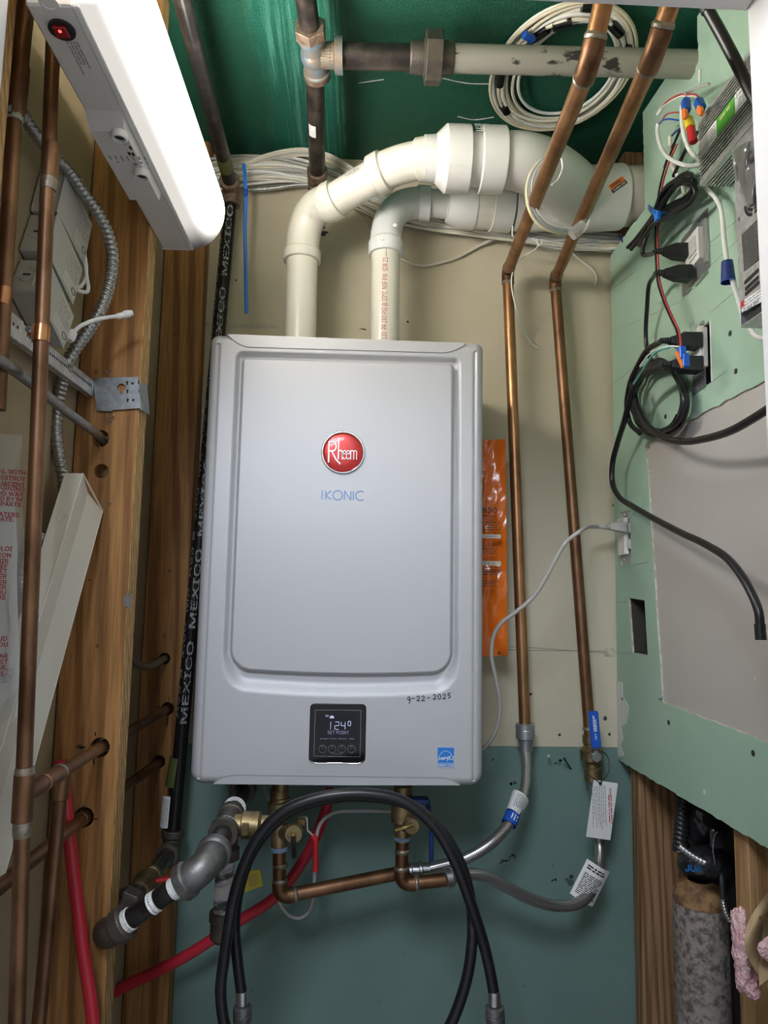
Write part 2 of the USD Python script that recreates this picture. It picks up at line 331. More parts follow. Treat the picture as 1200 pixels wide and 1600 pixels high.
# ------------------------------------------------------------------ things, parts and sub-parts
_used = {}
def numbered(parent, name):
    k = _used.setdefault((parent, name), 0); _used[(parent, name)] += 1
    return name if k == 0 else f'{name}_{k:03d}'
class Thing:
    def __init__(s, name, label, category=None, group=None, kind=None):
        s.path = '/World/'+numbered('/World', name); s.q = []; s.meta = dict(label=label, category=category, group=group, kind=kind)
    def part(s, name, mesh, m, parent=None, label=None, kind=None, smooth=35, uv=None):
        up = parent or s.path; p = up+'/'+numbered(up, name); s.q.append((p, mesh, m, label, kind, smooth, uv)); return p
    def done(s):
        lo = np.min([q[1].bounds[0] for q in s.q], 0); hi = np.max([q[1].bounds[1] for q in s.q], 0)
        loc = A([(lo[0]+hi[0])/2, (lo[1]+hi[1])/2, lo[2]])
        x = UsdGeom.Xform.Define(stage, s.path); x.AddTranslateOp().Set(Gf.Vec3d(*map(float, loc)))
        for k, v in s.meta.items():
            if v: x.GetPrim().SetCustomDataByKey(k, v)
        for p, mesh, m, label, kind, smooth, uv in s.q:
            g = mesh.copy(); g.vertices = g.vertices-loc
            o = usdkit.mesh(stage, p, g, M[m], smooth=smooth, uv=uv).GetPrim()
            if label: o.SetCustomDataByKey('label', label)
            if kind: o.SetCustomDataByKey('kind', kind)
        return s
# ================================================================== THE SETTING
# --- back wall: two beige sheets with a joint, a darker green sheet below
t = Thing('wall_back', 'beige drywall back wall behind the heater with a green moisture-board sheet below', kind='structure')
def bsheet(z0, z1, m, lab=None, y=0.0): t.part('drywall_sheet', bx([XLB, y, z0], [XR+.10, y+.0127, z1], .0008), m, label=lab)
bsheet(1.392, ZC, 'beige'); bsheet(1.202, 1.3915, 'beige', 'short beige drywall sheet under the joint')
t.part('joint_line', tube(spl([at(758, 1009, -.0002), at(830, 1012, -.0002), at(900, 1017, -.0002), at(958, 1021, -.0002)]), .0006, 5), 'print_grey')
bsheet(0, 1.2015, 'green_low', 'dark green moisture-resistant sheet', .0005)
t.part('tape_scrap', plate(rrect(.020, .016, .001), .0006, at(951, 1019, -.0008), EX, EZ), 'core')
for px, py, r in ((505, 365, .006), (828, 1085, .003)): t.part('torn_hole', plate(Point(0, 0).buffer(r, 4).union(affinity.translate(affinity.scale(Point(0, 0).buffer(r, 3), 1, .4), r*.9, r*.5)), .0004, at(px, py, -.0005), EX, EZ), 'dark')
for px, py, r in ((505, 355, .004), (511, 341, .003)): t.part('torn_hole', plate(Point(0, 0).buffer(r, 4), .0004, at(px, py, -.0005), EX, EZ), 'dark')
for px, py, r in ((637, 503, .0026), (945, 1122, .0045), (952, 1147, .003), (874, 1148, .003), (672, 1170, .0022), (369, 438, .002), (770, 1187, .002)):
    t.part('screw_head', lathe(at(px, py, .001), at(px, py, -.002), [(0, r), (.0016, r), (.002, r*.6)], 10), 'print')
t.part('lettering', text('SAG RESISTANT CEILING BOARD', .008, at(372, 509, -.0005), -EX, -EZ, .0002, width=.165), 'print_grey', label='faint upside-down maker print')
t.part('ink_mark', strokes([[(-.008, .002), (0, 0), (.006, -.001)], [(-.003, .002), (.005, .001)]], .0012, .0003, at(568, 515, -.0005), EX, EZ), 'print')
for px, py, a, b in ((803, 1222, .011, .005), (788, 1345, .012, .005), (800, 1338, .008, .005), (866, 1375, .006, .003), (895, 1376, .018, .015), (872, 1191, .009, .006), (878, 1330, .003, .002), (863, 1352, .003, .003), (493, 1461, .002, .003), (631, 1490, .002, .003), (592, 1565, .002, .005), (633, 1493, .003, .002), (393, 1547, .003, .003), (820, 1541, .001, .006), (816, 1541, .001, .006)):
    for q_ in range(1 if a < .004 else 5): t.part('smudge', plate(affinity.translate(affinity.scale(Point(0, 0).buffer(1, 4), a*rng.uniform(.12, .38)+.0006, b*rng.uniform(.12, .4)+.0006), 0 if a < .004 else rng.uniform(-a, a)*.7, 0 if a < .004 else rng.uniform(-b, b)*.7), .0002, at(px, py, -.0001), nrm(EX+.3*EZ), EZ), 'smudge')
t.done()

# --- ceiling: dark green painted board with a rolled texture and a smeared, paler patch
N = {'g': ('geometry', {}), 'm': ('mapping', {'scale': (150, 4, 1), 'rotation': (0, 0, -.10)}), 'n': ('noise_texture', {'scale': 1.0, 'detail': 4.0, 'distortion': .4}), 's': ('separate_xyz', {}),
     'nb': ('noise_texture', {'scale': 300.0, 'detail': 3.0, 'roughness': .65}), 'b': ('bump', {'strength': .95, 'distance': .0035}), 'w': ('noise_texture', {'scale': 12.0, 'detail': 3.0}), 'wx': ('math', {'math_type': 'multiply_add', 'value2': .05}),
     'lo': ('map_range', {'from_min': -.175, 'from_max': -.150, 'clamp': True}), 'hi': ('map_range', {'from_min': -.018, 'from_max': -.032, 'clamp': True}), 'band': ('math', {'math_type': 'multiply'}),
     'r': ('rgb_ramp', {'ramp': [(.50, (0, 0, 0)), (.66, (1, 1, 1))]}), 'bm': ('math', {'math_type': 'multiply'}), 'base': ('mix', {'color1': (.009, .094, .056), 'color2': (.011, .14, .095)}),
     'x': ('mix', {'color2': (.10, .34, .25)}), 'k': ('math', {'math_type': 'multiply', 'value2': .75}), 'rg': ('mix_float', {'a': .40, 'b': .28}), 'p': ('principled_bsdf', {'specular_ior_level': .4})}
L = [('g.position', 'm.vector'), ('m.vector', 'n.vector'), ('g.position', 's.vector'), ('g.position', 'nb.vector'), ('g.position', 'w.vector'), ('w.fac', 'wx.value1'), ('s.x', 'wx.value3'), ('nb.fac', 'b.height'), ('b.normal', 'p.normal'), ('wx.value', 'lo.value'), ('wx.value', 'hi.value'), ('lo.result', 'band.value1'), ('hi.result', 'band.value2'),
     ('n.fac', 'r.fac'), ('r.color', 'bm.value1'), ('band.value', 'bm.value2'), ('bm.value', 'k.value1'), ('band.value', 'base.fac'), ('base.color', 'x.color1'), ('k.value', 'x.fac'), ('x.color', 'p.base_color'), ('band.value', 'rg.fac'), ('rg.result', 'p.roughness')]
M['ceil'] = usdkit.material(stage, '/World/Looks/green_ceiling_paint', N, L, surface='p.BSDF')
t = Thing('ceiling', 'glossy dark green painted ceiling with roller texture', kind='structure')
t.part('board', bx([XLB-.1, -.95, ZC], [XR+.12, .03, ZC+.02]), 'ceil')
for pts in ([(665, 118), (690, 122), (730, 130), (785, 131)], [(715, 182), (740, 187), (772, 183)], [(560, 130), (600, 124)]):
    t.part('paint_scratch', tube(spl([atz(x, y, ZC-.0002) for x, y in pts]), .0009, 6), 'plaster')
t.done()
t = Thing('floor', 'bare concrete closet floor', kind='structure'); t.part('slab', bx([XLB-.1, -2.6, -.05], [XR+.12, .03, 0]), 'floor'); t.done()

# --- left wall: drywall of the next room seen between bare studs
def drill(m, holes):
    q = mf(m)
    for c, d, r in holes: q = q - mf(lathe(A(c)-A(d)*.2, A(c)+A(d)*.2, [(0, r), (.4, r)], 20))
    return unmf(q)
t = Thing('wall_left', 'open stud wall with drilled fir studs and brown drywall paper between', kind='structure')
t.part('drywall_sheet', bx([XLB-.0127, -.95, 0], [XLB, .013, ZC]), 'paper')
S1 = (-.433, -.395); S2 = (-.047, -.006)
h1 = [(at(x, y, S1[0]), EY, r) for x, y, r in ((157, 685, .0125), (158, 736, .0105), (156, 1168, .0135), (131, 1277, .0135))]
t.part('stud', drill(bx([XLB+.002, S1[0], 0], [XL, S1[1], ZC-.002], .0015), h1), 'wood', label='drilled fir stud carrying the slotted bracket', smooth=20)
t.part('sawn_edge', bx([XL-.0002, S1[0]+.001, 0], [XL+.0006, S1[1]-.001, ZC-.003], .0002), 'woodedge', label='pale rough-sawn narrow edge')
h2 = [(at(x, y, S2[0]), EY, r) for x, y, r in ((257, 1029, .011), (262, 1107, .012), (248, 1190, .012))]
t.part('stud', drill(bx([XLB+.002, S2[0], 0], [-.328, S2[1], ZC-.002], .0015), h2), 'wood2', label='fir corner stud beside the back wall', smooth=20)
for px, py, r in ((170, 583, .006), (174, 658, .008), (152, 582, .0035), (171, 788, .0025), (153, 1009, .0025), (140, 906, .002)):
    t.part('knot', lathe(at(px, py, S1[0]+.001), at(px, py, S1[0]-.0006), [(0, r), (.0012, r), (.0016, r*.8)], 14), 'knot')
for px, py, r in ((265, 892, .003), (257, 993, .003), (276, 524, .005)): t.part('knot', lathe(at(px, py, S2[0]+.001), at(px, py, S2[0]-.0006), [(0, r), (.0012, r), (.0016, r*.8)], 14), 'knot')
def crossmark(x, y, Y, s): return cat([tube([at(x+a, y+b, Y-.0004), at(x+c, y+d, Y-.0004)], .0007, 5) for a, b, c, d in s])
t.part('pencil_mark', crossmark(149, 1165, S1[0], ((-30, 2, -15, 3), (17, 3, 21, 3), (0, -21, 0, -15), (-2, 17, -2, 30), (-28, -1, -15, 3), (-24, 5, -15, 2))), 'ink')
t.part('pencil_mark', crossmark(131, 1278, S1[0], ((0, -20, 0, -15), (-38, 0, -16, 1), (16, 2, 22, 1))), 'ink')
t.part('pencil_mark', crossmark(262, 1105, S2[0], ((2, -16, 2, -11), (0, 11, -1, 30), (-20, 0, -11, 0))), 'ink')
t.part('grey_smear', plate(Polygon([(-.006, -.01), (.004, -.013), (.003, -.004), (.006, .009), (.0, .003), (-.001, .013), (-.004, .004), (-.007, .004)]), .0004, at(201, 936, S1[0]-.0004), EX, EZ), 'steel_dark')
t.done()

# --- right wall: green board with ragged cut edges, cut-outs, studs behind
def WP(px, py): p = W(px, py); return (p[1], p[2])
rr = random.Random(3)
def ragged(p, q, amp=.002, n=14):
    out = [p]
    for k in range(1, n):
        s = k/n; out.append((p[0]+(q[0]-p[0])*s+rr.uniform(-amp, amp), p[1]+(q[1]-p[1])*s+rr.uniform(-amp, amp)))
    return out
zb = WP(1085, 1255)[1]
B0, B1 = (-.002, WP(972, 1191)[1]), (-.84, WP(1200, 1320)[1])
zn = WP(945, 410)[1]; yn = WP(1006, 250)[0]; yp = WP(1090, 45)[0]
poly = [B0] + ragged(B0, B1, .0011, 60) + [B1, (-.84, ZC-.003)] + [(yp, ZC-.003)] + ragged((yp, ZC-.003), (yp+.002, WP(1090, 80)[1]), .002, 6) + ragged((yp+.01, WP(1080, 112)[1]), (yp+.085, WP(1040, 112)[1]), .003, 5) + [(yn, ZC-.010)] + ragged((yn, ZC-.02), (yn, zn), .0022, 22) + ragged((yn, zn), (-.002, zn), .002, 14)
sheet = Polygon(poly).buffer(0)
cut_panel = Polygon(ragged(WP(1009, 695), WP(1200, 590), .0018, 22)+[(-.83, WP(1200, 590)[1]), (-.83, WP(1200, 1160)[1])]+ragged(WP(1200, 1160), WP(1035, 1097), .0018, 18)+ragged(WP(1035, 1097), WP(1009, 695), .0008, 14)).buffer(0)
def wquad(*pp): return Polygon([WP(*p) for p in pp])
cut_hole = wquad((982, 934), (1007, 938), (1012, 1024), (988, 1020))
cut_o1 = wquad((1068, 385), (1105, 330), (1110, 413), (1070, 455)); cut_o2 = wquad((1082, 530), (1110, 498), (1113, 596), (1086, 612)); cut_d = wquad((969, 801), (984, 797), (986, 881), (971, 884))
sheet2 = sheet
for c in (cut_panel, cut_hole, cut_o1, cut_o2, cut_d): sheet2 = sheet2.difference(c)
t = Thing('wall_right', 'pale green moisture board wall with cut-outs, ragged edges and bare studs below', kind='structure')
TH = .0127
def wall_plate(p, x, d): return place(extr(p, d), A([x+d, 0, 0]), EY, EZ) if False else (lambda m: tm(np.c_[np.full(len(m.vertices), x)+m.vertices[:, 2], m.vertices[:, 0], m.vertices[:, 1]], m.faces))(extr(p, d))
t.part('moisture_board', wall_plate(sheet2, XR, .0009), 'green', smooth=False)
t.part('gypsum_core', wall_plate(sheet2.buffer(.0005), XR+.0009, TH-.0009), 'core', smooth=False, label='ragged white gypsum edge of the board')
def stud_r(y0, y1, m): t.part('stud', bx([XR+TH+.001, y0, 0], [XR+TH+.09, y1, ZC-.002], .0015), m)
_dr = lambda px: W(px, 1400)[1]
stud_r(-.068, -.030, 'wood3'); stud_r(-.450, -.412, 'wood4')
kx, ky = 1050, 1530
t.part('knot', lathe(at(kx, ky, -.067), at(kx, ky, -.0692), [(0, .009), (.001, .009), (.0022, .007)], 16), 'knot')
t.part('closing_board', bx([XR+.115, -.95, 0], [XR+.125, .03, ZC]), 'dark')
# pencil setting-out lines, screws, patch of joint compound
for a, b in (((1010, 463), (1150, 345)), ((1105, 420), (1200, 330)), ((1111, 487), (1200, 412)), ((953, 520), (1066, 470)), ((958, 600), (1030, 540)), ((1068, 470), (1070, 366)), ((1079, 505), (1078, 612)), ((962, 830), (1010, 785)), ((985, 884), (1012, 878)), ((962, 941), (980, 940)), ((968, 1020), (985, 1021)), ((1085, 616), (1135, 580)), ((952, 455), (990, 425))):
    t.part('pencil_line', tube([W(*a, .0002), W(*b, .0002)], .0004, 5), 'print_grey')
for px, py in ((1150, 580), (1040, 651), (1141, 521), (957, 790), (957, 880), (1045, 1129), (1177, 1177), (1101, 1238), (948, 465), (945, 497), (973, 1092)):
    p = W(px, py); t.part('screw_head', lathe(p+EX*.001, p-EX*.0008, [(0, .0042), (.0016, .0042), (.0018, .003)], 12), 'dark' if py != 1238 else 'plaster')
pz = [WP(*p) for p in ((962, 1065), (972, 1068), (973, 1090), (982, 1105), (979, 1128), (970, 1135), (973, 1155), (969, 1165), (974, 1180), (967, 1182), (962, 1150))]
t.part('joint_compound', wall_plate(Polygon(pz).buffer(.003).buffer(-.001), XR-.0008, .0009), 'plaster')
for px, py, s in ((1093, 118, .012), (1088, 100, .010)): t.part('plaster_chip', plate(Polygon([(-.3*s, s), (.4*s, .7*s), (.3*s, -.4*s), (0, -1.4*s), (-.4*s, -.3*s)]), .0006, W(px, py, .0007), -EY, EZ), 'plaster')
t.done()

# --- front wall with the door opening the camera looks through
JY0, JY1, JL, JR, JH = -.95, -.85, -.327, .357, 2.053
t = Thing('wall_front', 'closet front wall around the door opening', kind='structure')
t.part('drywall_sheet', bx([-2.0, JY0+.02, 0], [JL-.02, JY1-.005, ZC]), 'beige')
t.part('drywall_sheet', bx([JR+.02, JY0+.02, 0], [2.0, JY1-.005, ZC]), 'beige')
t.part('drywall_sheet', bx([JL-.02, JY0+.02, JH+.02], [JR+.02, JY1-.005, ZC]), 'beige')
t.part('stud', bx([XLB, -.838, 0], [-.352, -.79, ZC-.005]), 'woodedge', label='rough door stud at the edge of the view')
t.done()
t = Thing('trim_1', 'white painted door jamb at the open closet doorway, hinge side', kind='structure'); t.part('jamb', bx([JL-.019, JY0, 0], [JL, JY1, JH], .002), 'white_trim'); t.done()
t = Thing('trim_2', 'white painted door jamb crossing in front of the power supply', kind='structure')
t.part('jamb', bx([JR, JY0, 0], [JR+.019, JY1, JH+.019], .002), 'white_trim'); t.done()
t = Thing('trim_3', 'greyish white door head crossing the top of the view', kind='structure'); t.part('head_jamb', bx([JL-.019, JY0, JH], [JR-.0005, JY1, JH+.019], .002), 'white_trim'); t.done()

# ================================================================== LIGHT FIXTURE
t = Thing('light_fixture', 'long lit white LED strip light with ribbed lens on a grey housing', 'light')
y0, y1 = -.835, -.362; zl, zh = 2.040, 2.165
t.part('housing', bx([-.321, y0, zl], [-.277, y1, zh], .002), 'white_trim', label='grey-white sheet metal housing')
cx, cz, ra, rb = -.2775, (zl+zh)/2+.001, .053, .064
pr = []
for k in range(49):
    a = -math.pi/2+math.pi*k/48; rib = 1-.006*(k % 2); pr.append((cx+ra*math.cos(a)*rib, cz+rb*math.sin(a)*rib))
lens = Polygon(pr)
m = extr(lens, y1-y0-.004); m.vertices = np.c_[m.vertices[:, 0], y0+.002+m.vertices[:, 2], m.vertices[:, 1]]; m.invert()
t.part('lens', m, 'lens', label='glowing ribbed diffuser', smooth=25)
t.part('lens_rim', bx([-.278, y0, zl-.001], [-.271, y1-.001, zl+.004], .001), 'white')
hp = lambda x, y: atz(x, y, zl)
ys0, ys1 = hp(155, 190)[1], hp(222, 300)[1]
q = hull([(-.321, ys0-.02, zl), (-.279, ys0-.02, zl), (-.321, ys1, zl), (-.279, ys1, zl), (-.321, ys0, zl-.012), (-.281, ys0, zl-.012), (-.321, ys1, zl-.012), (-.281, ys1, zl-.012)])
pl = t.part('socket_plate', q, 'white_trim', smooth=False)
zp = zl-.012
for px, py in ((187, 208), (222, 269)):
    c = atz(px, py, zp); s = t.part('socket', lathe(c, c-EZ*.008, [(0, .0098), (.006, .0098), (.008, .0085), (.008, .0066), (.004, .0062)], 26), 'white')
    t.part('socket_hole', lathe(c-EZ*.0041, c-EZ*.0045, [(0, .0062), (.0004, .0062)], 20), 'black', parent=s)
for px, py in ((195, 223), (212, 256)): c = atz(px, py, zp); t.part('screw', lathe(c, c-EZ*.0015, [(0, .0025), (.001, .0025), (.0015, .0015)], 10), 'steel')
for px, py in ((204, 231), (208, 241), (202, 240)): c = atz(px, py, zp); t.part('socket_slot', bx(c-A([.0016, .003, .0003]), c+A([.0016, .003, .0001])), 'black')
t.part('lettering', scribble(.016, .05, 7, atz(201, 250, zp-.0001), EY, EX, seed=4, fill=.3, ragged=.5), 'print_grey')
c = atz(97, 45, zl)
sw = t.part('rocker_switch', lathe(c, c-EZ*.003, [(0, .0125), (.0025, .0125), (.003, .0115)], 28), 'black', label='black rocker switch bezel')
t.part('rocker', fbox(c-EZ*.004-EY*.001, EX, EY, nrm(EZ+.25*EY), .013, .014, .004, .0012), 'red_glow', parent=sw, label='lit red rocker'); t.part('led', lathe(c-EZ*.0058-EY*.004, c-EZ*.0072-EY*.004, [(0, .0016), (.0008, .0016), (.0014, .001)], 12), 'led_dot', parent=sw)
t.part('lettering', scribble(.046, .013, 4, atz(126, 92, zl-.0002), EY, EX, seed=5, fill=.45, ragged=.35), 'print_grey', label='rows of small grey print')
c = atz(76, 4, zl); t.part('knockout', lathe(c, c-EZ*.0012, [(0, .009), (.0008, .009), (.0012, .007), (.0003, .0065)], 24), 'white_trim')
t.part('end_cap', bx([-.3215, y1-.001, zl-.0005], [-.2765, y1+.001, zh], .0006), 'white_trim')
t.done()
# ================================================================== WATER HEATER
HY = -.285
def H(px, py): p = at(px, py, HY); return A([p[0], p[2]])
t = Thing('water_heater', 'silver grey wall-hung tankless water heater with round red badge', 'water heater')
hx0, hx1, hz0, hz1 = -.2585, .2095, 1.196, 1.934
t.part('casing', bx([hx0+.003, -.258, hz0+.004], [hx1-.003, -.03, hz1-.004], .012), 'silver_dk', label='grey side casing behind the front cover')
nx, nz = 250, 390
xs, zs = np.linspace(hx0, hx1, nx), np.linspace(hz0, hz1, nz)
X, Z = np.meshgrid(xs, zs)
def sdf(X, Z, x0, x1, z0, z1, rt, rb):
    cx, cz = (x0+x1)/2, (z0+z1)/2; r = np.where(Z > cz, rt, rb)
    qx, qz = np.abs(X-cx)-(x1-x0)/2+r, np.abs(Z-cz)-(z1-z0)/2+r
    return -(np.minimum(np.maximum(qx, qz), 0)+np.hypot(np.maximum(qx, 0), np.maximum(qz, 0))-r)
ss = lambda a, b, x: (lambda u: u*u*(3-2*u))(np.clip((x-a)/(b-a), 0, 1))
d0 = sdf(X, Z, hx0, hx1, hz0, hz1, .016, .022)
depth = .022*(1-np.sqrt(np.clip(1-(1-np.clip(d0/.016, 0, 1))**2, 0, 1)))          # rounded rim
edge = np.minimum(X-hx0, hx1-X)
depth += .0035*np.exp(-((edge-.0165)/.0022)**2)*(Z < hz1-.02)*(Z > hz0+.01)          # step line down both sides
x0o, x1o, zto, zbo = H(357, 800)[0], H(719, 800)[0], H(540, 553)[1], H(520, 1081)[1]
hw = (x1o-x0o)/2; xc = (x0o+x1o)/2
sag = lambda s: s*(1-np.clip((X-xc)/hw, -1, 1)**2)
dO = sdf(X, Z+sag(.010)*ss(zbo+.2, zbo, Z), x0o, x1o, zbo, zto, .012, .040)
x0i, x1i, zti, zbi = H(368, 800)[0], H(708, 800)[0], H(540, 563)[1], H(520, 1048)[1]
dI = sdf(X, Z+sag(.007)*ss(zbi+.2, zbi, Z), x0i, x1i, zbi, zti, .008, .034)
wO = np.where(Z < zbi, 1, 1)*.009+.016*ss(zbi+.03, zbi-.005, Z)
depth += .0095*ss(0, 1, dO/wO) - .0115*ss(0, 1, (dI+.002)/.0055)
Yv = HY+depth
V = np.stack([X, Yv, Z], -1).reshape(-1, 3)
i, j = np.meshgrid(np.arange(nz-1), np.arange(nx-1), indexing='ij'); q = np.stack([i*nx+j, i*nx+j+1, (i+1)*nx+j+1, (i+1)*nx+j], -1).reshape(-1, 4)
ring = np.r_[np.arange(nx), (np.arange(1, nz)*nx+nx-1), ((nz-1)*nx+np.arange(nx-2, -1, -1)), (np.arange(nz-2, 0, -1)*nx)]
keep = (d0.reshape(-1)[q] > -.0001).any(1); q = q[keep]
f = np.vstack([q[:, [0, 1, 2]], q[:, [0, 2, 3]]]); m = tm(V, f); m.remove_unreferenced_vertices()
# corners outside the rounded outline are pulled onto it, then the rim is closed back to the casing
from collections import Counter
dv = sdf(m.vertices[:, 0], m.vertices[:, 2], hx0, hx1, hz0, hz1, .016, .022); bad = dv < 0
m.vertices[bad, 0] -= np.sign(m.vertices[bad, 0]-(hx0+hx1)/2)*(-dv[bad])*.707; m.vertices[bad, 2] -= np.sign(m.vertices[bad, 2]-(hz0+hz1)/2)*(-dv[bad])*.707
e = np.sort(m.edges, axis=1); u_, ix, cnt = np.unique(e, axis=0, return_index=True, return_counts=True); be = m.edges[ix[cnt == 1]]
nv = len(m.vertices); bv = np.unique(be); mp = {b: nv+k for k, b in enumerate(bv)}; ex = m.vertices[bv].copy(); ex[:, 1] = -.245
f2 = [];
for a, b in be: f2 += [[b, a, mp[a]], [b, mp[a], mp[b]]]
m = tm(np.vstack([m.vertices, ex]), np.vstack([m.faces, f2]))
cover = t.part('front_cover', m, 'silver', smooth=40, label='embossed front cover')
def hp3(px, py, off=.0): p = at(px, py, HY-off); return p
# separate trim strips along the top and the bottom
def hpoly(pp): o = hp3(540, 900); return Polygon([((hp3(*p)-o)[0], (hp3(*p)-o)[2]) for p in pp]), o
arc = lambda a, b, c, n=8: [tuple(x) for x in bez((*a, 0), (*b, 0), (*c, 0), n)[:, :2]]
top = [(355, 522)]+arc((358, 525), (372, 541), (392, 542.5))+arc((690, 551), (708, 551), (726, 539))+[(726, 536), (540, 529)]
bot = [(333, 1225)]+arc((334, 1224), (344, 1212), (368, 1211))+[(540, 1213)]+arc((690, 1215), (706, 1216), (719, 1227))+[(540, 1227)]
for nme, pp, drop in (('top_trim', top, 0), ('bottom_trim', bot, 0)):
    g, o = hpoly(pp); tr = t.part(nme, plate(g, .0045, o+EY*.0040, EX, EZ), 'silver', smooth=False)
    pts = [at(*p, HY-.0007) for p in (pp[1:-2] if nme == 'top_trim' else pp[1:-1])]
    t.part('seam', tube(resample(pts, .004), .0007, 6), 'print_grey', parent=tr)
# badge
bc = hp3(536, 707, .0095-.0065); R_ = .0345
bd = t.part('badge', lathe(bc+EY*.006, bc-EY*.003, [(0, R_-.002), (.006, R_-.002), (.0075, R_-.005), (.0079, R_*.5), (.0080, 0)], 48), 'badge_red', label='round red badge')
th = np.linspace(0, 2*np.pi, 65); t.part('ring', tube(np.c_[bc[0]+R_*np.cos(th), np.full(65, bc[1]-.001), bc[2]+R_*np.sin(th)], .0019, 10, cap=False), 'chrome', parent=bd)
def arcp(cx, cy, rx, ry, a0, a1, n=10): return [(cx+rx*math.cos(math.radians(a)), cy+ry*math.sin(math.radians(a))) for a in np.linspace(a0, a1, n)]
Rl = [[(-.0235, -.017), (-.0235, .017)], [(-.0235, .0165), (-.018, .0172)]+arcp(-.017, .0095, .0055, .0078, 90, -80)+[(-.0235, .0015)], [(-.0185, .001), (-.011, -.013), (-.0045, -.0195)]]
hl = [[(-.0075, .0235), (-.0075, -.0115)], [(-.0075, 0)]+arcp(-.0042, -.001, .0033, .004, 150, 0)+[(-.0009, -.0115)]]
def e_(x): return [[(x-.003, -.0025), (x+.003, -.0025)]+arcp(x, -.0035, .003, .0065, 10, 180)+[(x-.003, -.006)]+arcp(x, -.0062, .003, .0052, 180, 320)]
ml = [[(.0128, .003), (.0128, -.0115)], [(.0128, 0)]+arcp(.0153, -.0005, .0025, .0035, 150, 0)+[(.0178, -.0115)], [(.0178, 0)]+arcp(.0203, -.0005, .0025, .0035, 150, 0)+[(.0228, -.0115)]]
bo = bc-EY*.0022
for L_, w_ in ((Rl, .0023), (hl, .0021), (e_(.0028), .0013), (e_(.0089), .0013), (ml, .0014)): t.part('letter', strokes(L_, w_, .0009, bo, EX, EZ), 'letter_silver', parent=bd, smooth=False)
ib = hp3(535, 774, .0021)
x = -.0345; w = .0052; hh = .0075; IK = []
IK += [[(x, -hh), (x, hh)]]; x += .006; IK += [[(x, -hh), (x, hh)], [(x+.009, hh), (x, .0), (x+.0095, -hh)]]; x += .012
IK += [arcp(x+.0078, 0, .0078, .0078, 0, 360, 24)]; x += .019; IK += [[(x, -hh), (x, hh), (x+.0105, -hh), (x+.0105, hh)]]; x += .0145; IK += [[(x, -hh), (x, hh)]]; x += .004
IK += [arcp(x+.0078, 0, .0078, .0078, 48, 312, 20)]
for L_ in ([IK[0]], IK[1:3], [IK[3]], [IK[4]], [IK[5]], [IK[6]]): t.part('letter', strokes(L_, .0019, .0004, ib+EX*.001, EX, EZ, 'flat'), 'ikonic', label='thin blue-grey letter of IKONIC', smooth=False)
# handwritten date
dg = {'9': [arcp(0, .0022, .002, .0024, 20, 380, 12), [(.002, .0025), (.0016, -.002), (.0004, -.0058)]], '-': [[(-.0018, 0), (.002, .0005)]],
      '2': [arcp(0, .0018, .0021, .0022, 170, -30, 8)+[(-.0022, -.0036), (.0026, -.0032)]], '0': [arcp(0, 0, .0022, .0039, 100, 470, 16)], '5': [[(.0024, .0042), (-.0014, .0036), (-.0016, .0008)]+arcp(-.0002, -.0012, .0022, .0022, 110, -120, 9)]}
ws = []; 
for k, (ch, px, py) in enumerate(zip('9-22-2025', (639, 645.5, 653.5, 661, 669.5, 679, 686.5, 694, 701.5), (1093.5, 1091.5, 1091.5, 1091.5, 1090.5, 1089, 1088.5, 1088.5, 1087))):
    ws.append(strokes(dg[ch], .0012, .0003, hp3(px, py, .0003), nrm(EX+.02*EZ), EZ))
t.part('handwriting', cat(ws), 'ink', label='date written in black marker', smooth=False)
# control panel
cl, cr, ct, cb = H(485, 1146)[0], H(570, 1146)[0], H(527, 1101)[1], H(527, 1190)[1]; co = A([(cl+cr)/2, HY, (ct+cb)/2]); cw, chh = cr-cl, ct-cb
bz = t.part('control_panel', plate(rrect(cw, chh, .006), .0035, co+EY*.0015, EX, EZ), 'black_gloss', label='glossy black control panel', smooth=False)
fr = rrect(cw-.013, chh-.016, .0005); t.part('silver_line', plate(fr.difference(fr.buffer(-.0005)), .0003, co-EY*.0020, EX, EZ), 'steel', parent=bz, smooth=False)
t.part('bezel_rim', tube(A([(co[0]+x, co[1]-.0002, co[2]+z) for x, z in rrect(cw+.001, chh+.001, .006).exterior.coords]), .0011, 8, cap=False), 'black', parent=bz)
t.part('lower_lip', tube(spl([co+A([-cw/2+.002, -.0012, -chh/2+.002]), co+A([-cw/2+.007, -.0012, -chh/2-.0016]), co+A([0, -.0012, -chh/2-.0018]), co+A([cw/2-.007, -.0012, -chh/2-.0016]), co+A([cw/2-.002, -.0012, -chh/2+.002])]), .0009, 8), 'chrome', parent=bz)
t.part('screen', plate(rrect(.0615, .042, .001), .0004, hp3(527, 1137.5, .0019), EX, EZ), 'screen', parent=bz, smooth=False)
fo = hp3(528.5, 1133.8, .0025)
def seg(chars, w, h):
    S = {'a': ((0, 1), (1, 1)), 'b': ((1, 1), (1, .5)), 'c': ((1, .5), (1, 0)), 'd': ((0, 0), (1, 0)), 'e': ((0, 0), (0, .5)), 'f': ((0, .5), (0, 1)), 'g': ((0, .5), (1, .5))}
    return [[(a[0]*w*.8+.1*w*(.5-a[0])*0+w*.08*(1 if a[0] == 0 and b[0] == 1 else (-1 if a[0] == 1 and b[0] == 0 else 0)), (a[1]-.5)*h*.96), (b[0]*w*.8, (b[1]-.5)*h*.96)] for a, b in (S[c] for c in chars)]
sh = lambda L, dx, dy=0: [[(x+dx, y+dy) for x, y in l] for l in L]
dig = sh(seg('bc', .0080, .0120), -.0185)+sh(seg('abged', .0080, .0120), -.0055)+sh(seg('fgbc', .0080, .0120), .0045)+sh(seg('abcdef', .0052, .0068), .0155, .0035)
